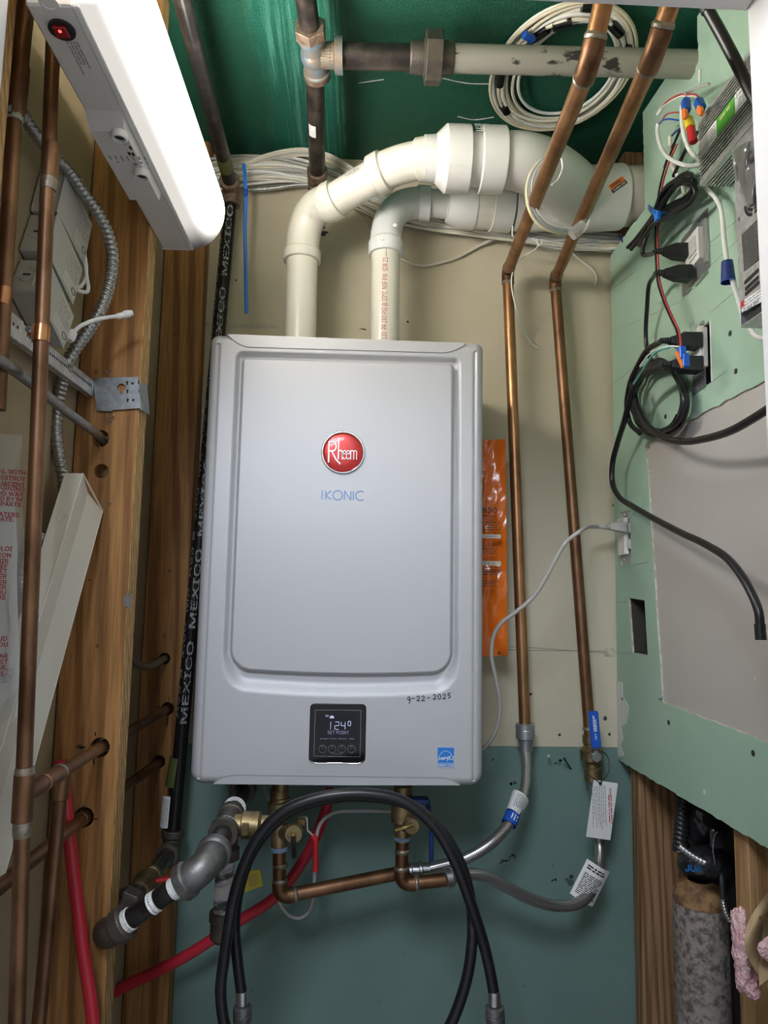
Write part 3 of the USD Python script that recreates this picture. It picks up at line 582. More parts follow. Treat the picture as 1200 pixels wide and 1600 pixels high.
t.part('digits', strokes(dig, .0010, .0003, fo, EX, EZ, 'flat'), 'digit', parent=bz, label='glowing seven-segment 124°', smooth=False)
t.part('lettering', text('SET POINT', .0052, hp3(528.5, 1144.5, .0025), EX, EZ, .0003, width=.034), 'digit_dim', parent=bz, smooth=False)
wf = unary_union([LineString(arcp(0, -.0015, r, r, 45, 135)).buffer(.0004) for r in (.0018, .003, .0042)])
t.part('wifi_symbol', plate(wf, .0003, hp3(511, 1119.8, .0025), EX, EZ), 'digit_dim', parent=bz, smooth=False)
t.part('cloud_symbol', plate(unary_union([Point(0, 0).buffer(.0022), Point(-.0022, -.0009).buffer(.0014), Point(.0022, -.0008).buffer(.0015), sbox(-.0022, -.0022, .0022, -.0006)]), .0003, hp3(518.5, 1120, .0025), EX, EZ), 'digit', parent=bz, smooth=False)
for s, px in (('SETTINGS', 506), ('STATUS', 520), ('SERVICE', 535), ('MODE', 549.5)): t.part('lettering', text(s, .0016, hp3(px, 1154.3, .0025), EX, EZ, .0003, width=.0125 if s != 'MODE' else .008), 'digit_dim', parent=bz, smooth=False)
for px in (504, 519, 534.3, 549.4):
    c = hp3(px, 1170, .0018); t.part('button', lathe(c, c-EY*.0022, [(0, .0058), (.0012, .0058), (.0018, .0052), (.0014, .0046), (.0019, .003)], 24), 'black_soft', parent=bz)
    t.part('button_ring', tube(c-EY*.0012+.0058*np.c_[np.cos(th), 0*th, np.sin(th)], .0003, 6, cap=False), 'print_grey', parent=bz)
t.part('lettering', cat(strokes([[(-.008, .003), (-.008, .0015), (.008, .0015), (.008, .003)]], .0003, .0003, hp3(527, 1179.5, .0022), EX, EZ), text('PRESS AND HOLD TO LOCK', .0014, hp3(527, 1182, .0022), EX, EZ, .0003, width=.028)), 'print_grey', parent=bz, smooth=False)
# energy sticker
ec = hp3(696.5, 1183, .0005); es = t.part('energy_sticker', plate(rrect(.0285, .0315, .0004), .0004, ec, EX, EZ), 'energy_blue', label='square blue energy label', smooth=False)
ln = [[(-.0138, -.0152), (.0138, -.0152), (.0138, .0152), (-.0138, .0152), (-.0138, -.0152)], arcp(.0, -.008, .0125, .0175, 5, 175, 18), [(-.0138, -.0095), (.0138, -.0095)]]
scr = [[(-.0125, -.0035), (-.0095, -.002), (-.0105, .0002), (-.012, -.002), (-.0105, -.0042), (-.0085, -.003), (-.0075, -.0005), (-.0072, -.0042), (-.006, -.0005), (-.005, -.0038), (-.003, -.0018), (-.004, 0), (-.005, -.002), (-.0035, -.0042), (-.002, -.002), (-.0018, .001), (-.0016, -.003), (-.0005, .0002), (.001, -.0003), (.0015, -.003), (.0025, -.0005), (.0035, .001), (.0032, -.004), (.002, -.006), (.0042, -.003), (.006, .0005)]]
star = [[(.009+.0046*math.cos(math.radians(90+a*144)), -.0005+.0046*math.sin(math.radians(90+a*144))) for a in range(6)]]
star = [[(.009+(.0048 if a % 2 == 0 else .002)*math.cos(math.radians(90+a*36)), -.0005+(.0048 if a % 2 == 0 else .002)*math.sin(math.radians(90+a*36))) for a in range(11)]]
t.part('emblem', strokes(ln, .0006, .0002, ec-EY*.0005, EX, EZ), 'sticker_white', parent=es, smooth=False); t.part('emblem', strokes(scr+star, .0007, .0002, ec-EY*.0005, EX, EZ), 'sticker_white', parent=es, smooth=False)
t.part('lettering', text('ENERGY STAR', .003, ec-EY*.0005-EZ*.0123, EX, EZ, .0002, width=.0245, bold=True), 'sticker_white', parent=es, smooth=False)
t.done()

# ================================================================== WHITE PLASTIC VENT PIPES
t = Thing('exhaust_vent', 'wide white PVC exhaust pipe rising from heater top, bending to wide couplings and the wall', 'pipe')
p0 = at(470, 524, -.13); p0[2] = 1.9345; p1 = at(472, 400, -.13); c1 = at(468, 318, -.14); p2 = at(522, 303, -.19)
t.part('pipe', rod(p0, p1, .0302, 32), 'pvc')
s0, s1 = at(517, 316, -.185), at(588, 274, -.235)
dv_ = nrm(s1-s0); el = bez(p1+EZ*.0, at(473, 320, -.135), s0, 24)
t.part('elbow', bend(np.vstack([[p1-EZ*.012], el, [s0+dv_*.014]]), .0325, .0365, .022), 'pvc')
t.part('pipe', rod(s0, s1, .0302, 32), 'pvc')
e1_, e2_ = at(600, 264, -.245), at(672, 248, -.275)
dh = nrm(at(800, 251, -.275)-at(672, 248, -.275))
t.part('elbow', bend(np.vstack([[s1-dv_*.004], bez(s1+dv_*.004, s1+dv_*.045, e2_, 16)]), .033, .0372, .022), 'pvc', label='45 degree elbow')
t.part('lettering', on_pipe(scribble(.03, .010, 3, A([0, 0, 0]), EX, EY, seed=9, fill=.5), s1-dv_*.03, s1, .0372, 0, nrm(A([-.4, -1, .2]))), 'print_grey')
q = lambda px: e2_+dh*((px-672)*.00113)
t.part('reducer', lathe(q(662), q(738), [(0, .0385), (.018, .0395), (.020, .0395), (.038, .056), (.040, .0565), (.079, .0565), (.080, .0555)], 36), 'pvc_white', label='white stepped reducer')
t.part('pipe', rod(q(730), q(765), .0445, 32), 'pvc_white')
t.part('coupling', lathe(q(749), q(790), [(0, .0545), (.002, .056), (.042, .056), (.044, .055)], 36), 'pvc_white', label='white coupling')
t.part('lettering', on_pipe(scribble(.03, .034, 6, A([0, 0, 0]), EX, EY, seed=11, fill=.35), q(750), q(790), .0561, .1, nrm(A([0, -1, .55]))), 'pvc_grey')
# wye body joining both pipes, then the wide pipe into the wall cavity
w0, w1 = q(786), q(832); m0 = at(826, 322, -.095); mE = A([XR+.095, -.15, 2.285])
m1 = at(905, 312, -.125); m1b = at(1003, 306, -.125); mE = m1b+nrm(m1b-m1)*.17
big = mf(tube(np.vstack([[w0], bez(w0+dh*.012, w1+dh*.03, m1, 18), [m1+nrm(mE-m1)*.02]]), np.linspace(.0475, .058, 20), 32)) + mf(tube([m0, m1, m1+nrm(mE-m1)*.02], [.050, .058, .058], 32)) + mf(tube([m0-EX*.03, m0], .049, 32))
t.part('wye', unmf(big), 'pvc_white', label='white wye fitting joining both vent pipes')
dm = nrm(mE-m1)
t.part('coupling', lathe(m1+dm*.004, m1+dm*.086, [(0, .060), (.003, .0625), (.078, .0625), (.081, .061)], 40), 'pvc_white', label='wide white coupling')
t.part('pipe', rod(m1+dm*.07, mE, .0572, 36), 'pvc')
lc = at(952, 315, -.16)
lab = place(extr(rrect(.034, .017, .0005), .0003), A([0, 0, 0]), EX, EY); lab2 = lab
na = nrm(A([-.25, -1, -.12])); base = m1+dm*.055
def wrap_label(mesh): return on_pipe(mesh, base, base+dm*.05, .0626, 0, nrm(A([-.1, -1, -.15])))
ca, sa = math.cos(.55), math.sin(.55)
def rot2(m): m = m.copy(); x, y, z = m.vertices.T; m.vertices = np.c_[ca*x-sa*y, sa*x+ca*y, z]; return m
def subdiv(m, n=3):
    for _ in range(n): m = m.subdivide()
    return m
lb = t.part('label', wrap_label(rot2(subdiv(lab))), 'orange', label='small orange and black maker label')
lo_ = place(extr(rrect(.034, .007, .0003, 0, -.005), .0005), A([0, 0, 0]), EX, EY); t.part('label_strip', wrap_label(rot2(subdiv(lo_))), 'print', parent=lb)
tx = text('System 636', .0038, A([0, -.005, .0006]), EX, EY, .0003, width=.028, bold=True); t.part('lettering', wrap_label(rot2(tx)), 'sticker_white', parent=lb)
t.part('lettering', wrap_label(rot2(scribble(.026, .006, 3, A([0, .004, .0005]), EX, EY, seed=3))), 'print', parent=lb)
t.done()
t = Thing('intake_vent', 'narrower white PVC intake pipe with red print, curving under the exhaust couplings', 'pipe')
p0 = at(602, 526, -.13); p0[2] = 1.9345; p1 = at(602.5, 396, -.13)
t.part('pipe', rod(p0, p1, .0278, 32), 'pvc')
k1 = at(672, 318, -.10); dI_ = nrm(at(800, 326, -.09)-k1)
t.part('elbow', bend(np.vstack([[p1-EZ*.004], bez(p1+EZ*.02, at(602, 318, -.115), k1-EX*.025, 24), [k1]]), .0305, .0340, .024), 'pvc_grey', label='white 90 degree elbow')
for px, py, Y in ((617, 352, -.165), (597, 372, -.165)): c = at(px, py, Y); t.part('mould_mark', lathe(c+EY*.002, c-EY*.0003, [(0, .004), (.002, .004), (.0023, .003)], 14), 'pvc_white')
q = lambda px: k1+dI_*((px-672)*.00121)
t.part('pipe', rod(q(670), q(715), .0278, 28), 'pvc_white')
t.part('reducer', lathe(q(700), q(752), [(0, .034), (.004, .036), (.022, .046), (.056, .046), (.0575, .045)], 36), 'pvc_white', label='white stepped reducer')
t.part('pipe', rod(q(745), q(800), .0440, 32), 'pvc'); t.part('coupling', lathe(q(775), q(812), [(0, .0455), (.001, .047), (.040, .047), (.042, .046)], 36), 'pvc_white')
tx = text('PVC 1120  PR 280 PSI @ 23°C  NSF PW  SDR 21', .0098, A([0, 0, 0]), EX, EY, .0002, width=.186)
tp = at(602.5, 398, -.13); 
mid = (p0+tp)/2; t.part('lettering', on_pipe(tx, mid, mid+EZ*.1, .0279, .05, -EY), 'red_print', label='red line of print running up the pipe', smooth=False)
for z, hgt, wd in ((.035, .016, .009), (.012, .010, .005)):
    st = subdiv(place(extr(affinity.scale(Point(0, 0).buffer(1, 6), hgt/2, wd/2), .0002), A([0, 0, 0]), EX, EY), 2); t.part('glue_stain', on_pipe(st, p0+EZ*z, p0+EZ*(z+.1), .0279, -.45, -EY), 'wire_yellow')
t.part('pen_mark', on_pipe(place(extr(sbox(-.008, -.0004, .008, .0004), .0002), A([0, 0, 0]), EX, EY), p1-EZ*.016, p1+EZ*.1, .0345, .0, -EY), 'ink')
t.done()
# ================================================================== GAS AND STEEL PIPE
def collar(a, d, r, L): a = A(a); return lathe(a, a+d*L, [(0, r*.92), (.001, r), (L-.001, r), (L, r*.92)], 26)
def rodt(a, b, r, n, sa, sb): return rod(*trim(a, b, sa, sb), r, n)
def elbow_iron(a, c, b, r, hub, hl=.014):
    """A malleable elbow at corner c between the pipes to a and b, with banded ends."""
    c = A(c); u, v = nrm(A(a)-c), nrm(A(b)-c); L = hub*1.75
    return bend(np.vstack([[c+u*L], bez(c+u*L*.72, c, c+v*L*.72, 16), [c+v*L]]), r, hub, hl)
t = Thing('gas_pipe', 'black iron gas pipe from the ceiling down beside the heater and round to its underside', 'pipe')
g0, g1, g2, g3, g4, g5 = atz(276, -38, 2.313), at(362, 296, -.075), at(268, 1328, -.078), at(160, 1466, -.455), at(325, 1352, -.47), at(379, 1236, -.20)
r = .0134
t.part('pipe', rodt(g0, g1, r, 24, 0, .025), 'iron'); 

M['olive'] = mat('olive_sticker', (.085, .10, .028), .5)
t.part('sticker', tube([g0+(g1-g0)*.78, g0+(g1-g0)*.86], r+.0004, 24), 'olive', label='olive green wrap sticker')
t.part('elbow', elbow_iron(g0, g1, g2, .0165, .0198), 'rusty', label='brown malleable elbow')
t.part('pipe', rodt(g1, g2, r, 24, .025, .025), 'iron')
ax = nrm(g2-g1)
tx = text('MEXICO  MEXICO  MEXICO  MEXICO  MEXICO  MEXICO', .0112, A([0, 0, 0]), EX, EY, .0002, width=1.02, bold=True); tx.vertices[:, 0] *= -1; tx.vertices[:, 1] *= -1
mid = g1+ax*.55; M['stencil'] = mat('stencil_print', (.36, .36, .36), .6, var=((.02, .02, .02), 330, .50, .55))
t.part('lettering', on_pipe(tx, mid, mid+ax*.1, r+.0001, .25, -EY), 'stencil', label='dotted white stencil print', smooth=False)
tx = text('A53 B  1.00  MX  A53 B  1.00  MX  A53 B  1.00  MX  A53 B 1.00 MX', .009, A([0, 0, 0]), EX, EY, .0002, width=1.0); tx.vertices[:, :2] *= -1
t.part('lettering', on_pipe(tx, mid, mid+ax*.1, r+.0001, -.95, -EY), 'stencil', smooth=False)
sa_, sb_ = at(277, 1183, -.078), at(270, 1228, -.078); t.part('sticker', tube([sa_, sb_], r+.0004, 24), 'olive', label='olive green wrap sticker')
ls = subdiv(place(extr(rrect(.056, .017, .002), .0003), A([0, 0, 0]), EX, EY), 3); lc_ = at(264, 1266, -.078)
t.part('sticker', on_pipe(ls, lc_, lc_+ax*.1, r+.0002, -.35, -EY), 'sticker_white', label='white paper sticker')
t.part('lettering', on_pipe(scribble(.046, .013, 5, A([0, 0, 0]), EX, EY, seed=21, fill=.3), lc_, lc_+ax*.1, r+.0006, -.35, -EY), 'print_grey')
t.part('elbow', elbow_iron(g1, g2, g3, .0168, .0205), 'malleable')
dl = nrm(g3-g2); P = lambda s: g2+dl*s
t.part('pipe', rodt(g2, P(.16), r, 24, .025, 0), 'iron_worn')
v0 = t.part('valve', lathe(P(.135), P(.215), [(0, .0165), (.010, .0165), (.012, .0145), (.020, .0145), (.028, .020), (.044, .020), (.052, .0145), (.062, .0145), (.064, .0165), (.08, .0165)], 24), 'brass_dark', label='brass gas cock')
t.part('handle', fbox(P(.172)+A([.030, 0, .006]), nrm(A([1, .15, .1])), dl, EZ, .055, .012, .005, .002), 'red', parent=v0, label='red lever')
t.part('pipe', rod(P(.205), P(.26), r, 24), 'iron_worn')
un = t.part('union', lathe(P(.245), P(.33), [(0, .0175), (.016, .0175), (.018, .022), (.022, .022)], 24), 'malleable')
t.part('union_nut', hexa(P(.263), P(.292), .0275, 8), 'malleable', parent=un, smooth=25); t.part('union_tail', lathe(P(.292), P(.33), [(0, .021), (.012, .019), (.034, .0175)], 24), 'malleable', parent=un)
t.part('pipe', rodt(P(.30), g3, r, 24, 0, .028), 'iron_worn')
t.part('elbow', elbow_iron(g2, g3, g4, .0185, .0222), 'malleable', label='dark elbow turning up to the heater')
t.part('pipe', rodt(g3, g4, r, 24, .028, .030), 'iron'); dn = nrm(g4-g3); Ln = np.linalg.norm(g4-g3)
def dope(a, d, L, rad, seed):
    rr_ = random.Random(seed); s = np.linspace(0, L, 9); return tube([a+d*x for x in s], [rad+rr_.uniform(-.0003, .0009) for _ in s], 20)
t.part('thread_dope', dope(g3+dn*.036, dn, .010, r+.0012, 1), 'dope', label='white pipe dope'); t.part('thread_dope', dope(g3+dn*.078, dn, .010, r+.0003, 2), 'dope'); t.part('thread_dope', dope(g4-dn*.056, dn, .017, r+.0006, 3), 'dope')
t.part('elbow', elbow_iron(g3, g4, g5, .0205, .0240, .012), 'malleable_grey', label='large grey cast elbow')
dk = nrm(g5-g4); Q = lambda s: g4+dk*s
t.part('thread_dope', dope(Q(.038), dk, .006, r+.003, 4), 'dope')
t.part('pipe', rodt(g4, g5, r, 24, .030, 0), 'iron_worn')
t.part('thread_dope', dope(Q(.108), dk, .007, r+.0055, 5), 'dope'); t.part('thread_dope', dope(Q(.192), dk, .004, r+.004, 6), 'dope')
sT = min(np.linspace(.08, .25, 200), key=lambda s_: abs(800-F*((Q(s_)-CAM)@_u)/((Q(s_)-CAM)@_f)-1289));
tee = t.part('tee', lathe(Q(sT-.032), Q(sT+.041), [(0, .0215), (.012, .0215), (.013, .0178), (.060, .0178), (.061, .0205), (.073, .0205)], 26), 'malleable', label='dark tee')
tc = Q(sT); t.part('tee_branch', lathe(tc, tc-EZ*.048, [(0, .0175), (.032, .0175), (.033, .0205), (.048, .0205)], 24), 'malleable', parent=tee)
dg0, dg1 = tc-EZ*.03, tc-EZ*.135
t.part('drip_leg', rod(dg0, dg1, r+.0005, 24), 'dope_smear', label='drip leg nipple smeared with white dope')
t.part('drip_cap', lathe(dg1+EZ*.014, dg1-EZ*.028, [(0, .0198), (.012, .0198), (.013, .0178), (.036, .0178), (.042, .012)], 24), 'malleable', label='capped drip leg end')
bv = at(383, 1296, -.27); 
gv = t.part('gas_valve', lathe(tc+EX*.012, tc+EX*.07, [(0, .0155), (.010, .0155), (.012, .0195), (.036, .0195), (.040, .0140), (.060, .0140)], 26), 'brass_dark', label='brass valve beside the tee')
t.part('test_tab', bx(tc+A([.026, -.0225, -.008]), tc+A([.035, -.0205, .010])), 'brass_dark', parent=gv)
t.part('collar', lathe(g5-dk*.005, g5+dk*.012, [(0, .021), (.004, .0225), (.017, .0225)], 26), 'malleable'); t.part('riser', rod(g5, g5+A([0, .03, .045]), .0145, 20), 'iron')
t.done()

t = Thing('steel_pipe', 'old overhead steel pipe with tee and union running into the green wall', 'pipe')
z2 = 2.392; tee_c = at(489, 86, -.37); endw = W(1090, 92); tee_c = A([tee_c[0], endw[1]+.0, endw[2]]); 
tee_c = at(491, 86, -.395); endw = W(1088, 91); endw[1] = -.40
pb0, pb1 = at(470, -18, -.60), at(496, 280, -.078)
du = nrm(pb1-tee_c); R1 = .0158
back0 = tee_c-du*.0; 
t.part('pipe', rod(tee_c, pb1+du*.02, R1, 24), 'iron_worn'); up0 = at(473, -30, -.52); t.part('pipe', rod(tee_c, up0, R1, 24), 'iron_worn')
dx = nrm(endw-tee_c); dupp = nrm(up0-tee_c)
tb = mf(lathe(tee_c+dupp*.042, tee_c-dupp*.042, [(0, .0215), (.012, .0225), (.014, .0195), (.070, .0195), (.072, .0225), (.084, .0215)], 28))+mf(lathe(tee_c, tee_c+dx*.046, [(0, .019), (.032, .020), (.034, .0275), (.046, .0275)], 28))+mf(trimesh.creation.icosphere(3, .0225).apply_translation(tee_c))
t.part('tee', unmf(tb), 'tee', label='tee with worn blue paint and rust')
t.part('tee_nut', hexa(tee_c+dupp*.036, tee_c+dupp*.054, .0255, 6), 'rusty', smooth=25); t.part('tee_collar', lathe(tee_c-dupp*.034, tee_c-dupp*.046, [(0, .0225), (.008, .0225), (.012, .018)], 24), 'rusty')
T_ = lambda px: tee_c+dx*((px-491)/(1088-491)*np.linalg.norm(endw-tee_c))
t.part('pipe', rod(T_(515), T_(668), .0198, 26), 'iron_worn'); t.part('thread_ring', lathe(T_(521), T_(532), [(0, .022), (.008, .0205), (.012, .0200)], 24), 'rusty')
un = t.part('union', lathe(T_(640), T_(712), [(0, .0225), (.003, .0245), (.022, .0245), (.024, .029), (.028, .029)], 28), 'malleable', label='dark iron union')
t.part('union_nut', hexa(T_(664), T_(690), .0395, 8), 'malleable', parent=un, smooth=25); t.part('union_tail', lathe(T_(689), T_(708), [(0, .0255), (.016, .0245), (.020, .0225)], 26), 'malleable', parent=un)
t.part('pipe', rod(T_(704), endw+dx*.05, .0212, 28), 'grey_pipe', label='grey painted pipe with peeling black scale')
cp = t.part('coupling', lathe(pb1-du*.03, pb1+du*.03, [(0, .0185), (.002, .0205), (.024, .0205), (.026, .0188), (.036, .0188), (.038, .0205), (.06, .0205)], 26), 'rusty', label='rusty coupling at the back wall')
st = tee_c+(pb1-tee_c)*.50; t.part('sticker', on_pipe(subdiv(place(extr(rrect(.03, .014, .0005), .0003), A([0, 0, 0]), EX, EY)), st, st+du*.1, R1+.0002, -.4, nrm(A([0, -1, -1.]))), 'paper_tag', label='worn paper sticker')
t.done()

# ================================================================== COPPER WATER PIPES TO THE HEATER
def cu_elbow(a, c, b, r, L=.024): c = A(c); u, v = nrm(A(a)-c), nrm(A(b)-c); return bend(np.vstack([[c+u*L], bez(c+u*L*.8, c, c+v*L*.8, 14), [c+v*L]]), r+.0013, r+.0016, .010)
def solder(c, d, r): c = A(c); d = nrm(d); return lathe(c-d*.004, c+d*.004, [(0, r+.0002), (.002, r+.0018), (.005, r+.0021), (.008, r+.0002)], 20)
RC = .0111
def supply(name, lab, elb, bottom, upper, top, matlow):
    t = Thing(name, lab, 'pipe'); a, b, c, d = (A(x) for x in (bottom, elb, upper, top))
    t.part('pipe', rodt(a, b, RC, 24, 0, .016), matlow); t.part('elbow', cu_elbow(a, b, c, RC), 'copper_dull')
    t.part('solder_joint', solder(b+nrm(a-b)*.025, a-b, RC), 'solder'); t.part('solder_joint', solder(b+nrm(c-b)*.025, c-b, RC), 'solder')
    t.part('pipe', rodt(b, c, RC, 24, .016, .016), 'copper'); t.part('elbow', cu_elbow(b, c, d, RC), 'copper_dull'); t.part('solder_joint', solder(c+nrm(b-c)*.026, b-c, RC), 'solder'); t.part('solder_joint', solder(c+nrm(d-c)*.026, d-c, RC), 'solder')
    t.part('pipe', rodt(c, d, RC, 24, .016, 0), 'copper'); return t
e1p, b1p = at(793, 424, -.055), at(820.5, 1140, -.055)
t = supply('copper_supply_pipe', 'copper pipe beside the orange bag, leaning out overhead and ending in a braided hose', e1p, b1p, at(921, 100, -.72), at(948, -20, -.76), 'copper')
# push fitting and braided hose
dd = nrm(b1p-e1p); f0 = b1p-dd*.012
t.part('push_fitting', lathe(f0, f0+dd*.052, [(0, .0165), (.002, .0185), (.010, .0185), (.011, .0175), (.013, .0185), (.028, .0185), (.030, .0150), (.036, .0135), (.052, .0130)], 28), 'steel', label='nickel push-fit connector')
def braid(name, pts, r, t, lab=None):
    Pp = resample(spl(pts, 14), .004); n = 28; m = tube(Pp, r, n, cap=False); s = np.r_[0, np.cumsum(np.linalg.norm(np.diff(Pp, axis=0), axis=1))]
    uv = np.stack([np.repeat(s, n)/(2*np.pi*r)*28, np.tile(np.arange(n)/n*28, len(Pp))], 1)
    # double the seam so that st runs on
    V = m.vertices.reshape(len(Pp), n, 3); V = np.concatenate([V, V[:, :1]], 1); U_ = uv.reshape(len(Pp), n, 2); U_ = np.concatenate([U_, U_[:, :1]+A([0, 28])], 1); k = n+1
    i, j = np.meshgrid(np.arange(len(Pp)-1), np.arange(n), indexing='ij'); q = np.stack([i*k+j, i*k+j+1, (i+1)*k+j+1, (i+1)*k+j], -1).reshape(-1, 4)
    g = tm(V.reshape(-1, 3), np.vstack([q[:, [0, 1, 2]], q[:, [0, 2, 3]]])); return t.part(name, g, 'braid', smooth=True, uv=U_.reshape(-1, 2), label=lab)
h0 = f0+dd*.050
h1pts = [h0, at(823, 1200, -.075), at(820, 1235, -.10), at(803, 1275, -.13), at(770, 1315, -.16), at(725, 1342, -.165), at(680, 1355, -.16), at(668, 1358, -.16)]
braid('braided_hose', h1pts, .0098, t, 'steel braided hose')
fa, fb = at(668, 1358, -.16), at(636, 1361, -.16); df = nrm(fb-fa)
t.part('hose_ferrule', lathe(fa-df*.004, fb, [(0, .0105), (.012, .0110), (.014, .0135), (.018, .0135), (.019, .0115), (.030, .0115), (.032, .0135), (.036, .0135)], 24), 'steel_bright')
t.done()
e2p, b2p = at(867, 436, -.030), at(922, 1152, -.045)
t = supply('copper_supply_pipe', 'copper pipe nearest the green wall, ending in a blue-handled ball valve', e2p, b2p, at(1023, 82, -.72), at(1052, -10, -.76), 'copper_dull')
dd2 = nrm(b2p-e2p); v0 = b2p-dd2*.004
t.part('solder_joint', solder(v0-dd2*.012, dd2, RC), 'solder')
bv_ = t.part('ball_valve', lathe(v0, v0+dd2*.085, [(0, .0150), (.014, .0150), (.016, .0135), (.020, .0135), (.027, .0215), (.046, .0215), (.053, .0145), (.060, .0145), (.061, .0168), (.085, .0168)], 26), 'brass_dark', label='dull brass ball valve')
bo_ = v0+dd2*.036; sp = bo_+A([-.001, -.034, .002]); t.part('stem', rod(bo_, sp, .0062, 16), 'brass_dark', parent=bv_); t.part('stem_nut', hexa(sp+EY*.006, sp-EY*.002, .0105, 6), 'steel', parent=bv_, smooth=25)
hu = nrm(at(925, 1115, -.09)-at(932, 1190, -.09)); hd = at(929, 1140, -.085)
t.part('handle', fbox(hd, nrm(np.cross(EY, hu)), hu, EY, .0185, .068, .008, .003), 'blue', parent=bv_, label='long blue lever')
t.part('handle_strap', tube([sp, sp+hu*.022, hd-hu*.03], .0042, 10, flat=.5), 'steel', parent=bv_)
t.part('lettering', cat(text('OFF', .004, hd+hu*-.012-EY*.0042, hu, -nrm(np.cross(EY, hu)), .0002, width=.012), scribble(.030, .007, 3, hd+hu*.012-EY*.0042, hu, -nrm(np.cross(EY, hu)), seed=31)), 'sticker_white', parent=bv_)
h2a = v0+dd2*.083
h2pts = [h2a, at(936, 1305, -.055), at(937, 1345, -.075), at(928, 1385, -.11), at(905, 1410, -.13), at(868, 1415, -.14), at(830, 1405, -.15), at(790, 1385, -.16), at(755, 1368, -.17), at(728, 1366, -.18), at(715, 1368, -.185)]
braid('braided_hose', h2pts, .0100, t, 'steel braided hose')
fa, fb = at(717, 1368, -.185), at(694, 1374, -.19); df = nrm(fb-fa)
t.part('hose_ferrule', lathe(fa-df*.006, fb, [(0, .0108), (.014, .0112), (.015, .0125), (.020, .0165), (.030, .0165), (.032, .0125)], 24), 'steel_bright')
t.done()
# paper tags on the two hoses and the valve tag
t = Thing('hose_label', 'white paper label and blue wrap around the braided hose under the heater corner', 'label')
c0, c1 = at(813, 1245, -.108), at(797, 1283, -.135); ld = nrm(c1-c0)
c1b = c0+ld*.036
t.part('paper', tube([c0, c1b], [.0205, .0165], 24, cap=False, flat=.75), 'paper_tag'); t.part('blue_wrap', tube([c1b, c1b+ld*.021], .0135, 24, cap=False), 'blue', label='blue printed wrap')
t.part('lettering', on_pipe(scribble(.028, .020, 6, A([0, 0, 0]), EX, EY, seed=41, fill=.35), c0+ld*.018, c1b, .0192, -.2, -EY), 'print_grey')
t.part('lettering', on_pipe(scribble(.012, .016, 3, A([0, 0, 0]), EX, EY, seed=42, fill=.4), c1b+ld*.010, c1b+ld*.1, .0137, 0, -EY), 'sticker_white'); t.done()
t = Thing('hose_label', 'white printed instruction label folded on the braided hose below the valve', 'label')
lc = at(925, 1383, -.128); lu = nrm(at(937, 1350, -.128)-at(908, 1408, -.128)); lr = nrm(np.cross(lu, EY)); lr = lr if lr[0] > 0 else -lr
g = bx(A([-.0235, -.034, -.0008]), A([.0235, .034, .0008]), .0004).subdivide().subdivide(); g.vertices[:, 2] += .012*(g.vertices[:, 0]/.0235)**2*-1
t.part('paper', place(g, lc, lr, lu), 'paper_tag')
def curved(m): m = m.copy(); m.vertices[:, 2] += -.012*(m.vertices[:, 0]/.0235)**2+.001; return m
s_ = cat(scribble(.038, .040, 12, A([0, -.006, 0]), EX, EY, seed=44, fill=.45), scribble(.034, .009, 2, A([-.002, .024, 0]), EX, EY, seed=45, fill=.6, ragged=.1))
t.part('lettering', place(curved(s_), lc, lr, lu), 'print', smooth=False); t.done()
t = Thing('valve_tag', 'white hanging card tag with red heading, tied by a black loop to the ball valve', 'tag')
tc4 = [at(919, 1216, -.105), at(959, 1222, -.105), at(963, 1316, -.098), at(921, 1308, -.098)]; ctr = sum(tc4)/4; tu = nrm((tc4[1]+tc4[0])/2-(tc4[2]+tc4[3])/2); tr_ = nrm(tc4[1]-tc4[0])
t.part('card', plate(rrect(.0455, .104, .002), .0007, ctr, tr_, tu), 'paper_tag', smooth=False)
o_ = ctr+np.cross(tr_, tu)*.0008
t.part('lettering', cat(*[place(scribble(.080, .014, 4, A([-.004, yy, 0]), EX, EY, seed=50+k, fill=.35, ragged=.3), o_, -tu, tr_) for k, yy in enumerate((-.012, .0015))]), 'print_grey', label='sideways lines of small print')
t.part('lettering', place(cat(text('Note', .0046, A([-.032, .0165, 0]), EX, EY, .0002, width=.013), scribble(.062, .008, 2, A([.004, .0155, 0]), EX, EY, seed=53, fill=.4)), o_, -tu, tr_), 'red_print', label='red Note heading', smooth=False)
eye = at(938, 1224, -.107); thh = np.linspace(0, 2*np.pi, 33); cc = at(934, 1198, -.105)
t.part('tie', tube(spl([eye, at(915, 1205, -.10), at(914, 1182, -.09), at(930, 1172, -.088), at(948, 1180, -.09), at(951, 1205, -.10), eye], 8), .0010, 6), 'black'); t.part('eyelet', lathe(eye+EY*.001, eye-EY*.002, [(0, .003), (.002, .003), (.003, .002)], 12), 'black'); t.done()
# ================================================================== LEFT BAY: COPPER RISERS, PEX, BRACKET, BOXES
RH = .0078
AY, BY = -.70, -.735
a_top, a_bot = at(86, -10, AY), at(25, 1640, AY); aP = lambda y: a_top+(a_bot-a_top)*((y+10)/1650)
a_tee = at(36, 1243, AY); 
hole1 = at(157, 1168, S1[0]); hole2 = at(131, 1277, S1[0])
t = Thing('copper_riser', 'tall copper pipe with a tee and strap, standing before the plastic bag', 'pipe')
k = at(44, 1040, AY)
t.part('pipe', tube([a_top, at(69, 420, AY), k], RH, 22), 'copper_dull'); t.part('pipe', tube([k, a_tee], RH, 22), 'copper_dull'); a_end = a_bot+(a_bot-a_top)*((a_bot[2]-.01)/(a_top[2]-a_bot[2])); t.part('pipe', tube([a_tee, a_bot, a_end], RH, 22), 'copper_dull', label='darker aged lower pipe')
da = nrm(a_bot-a_top)
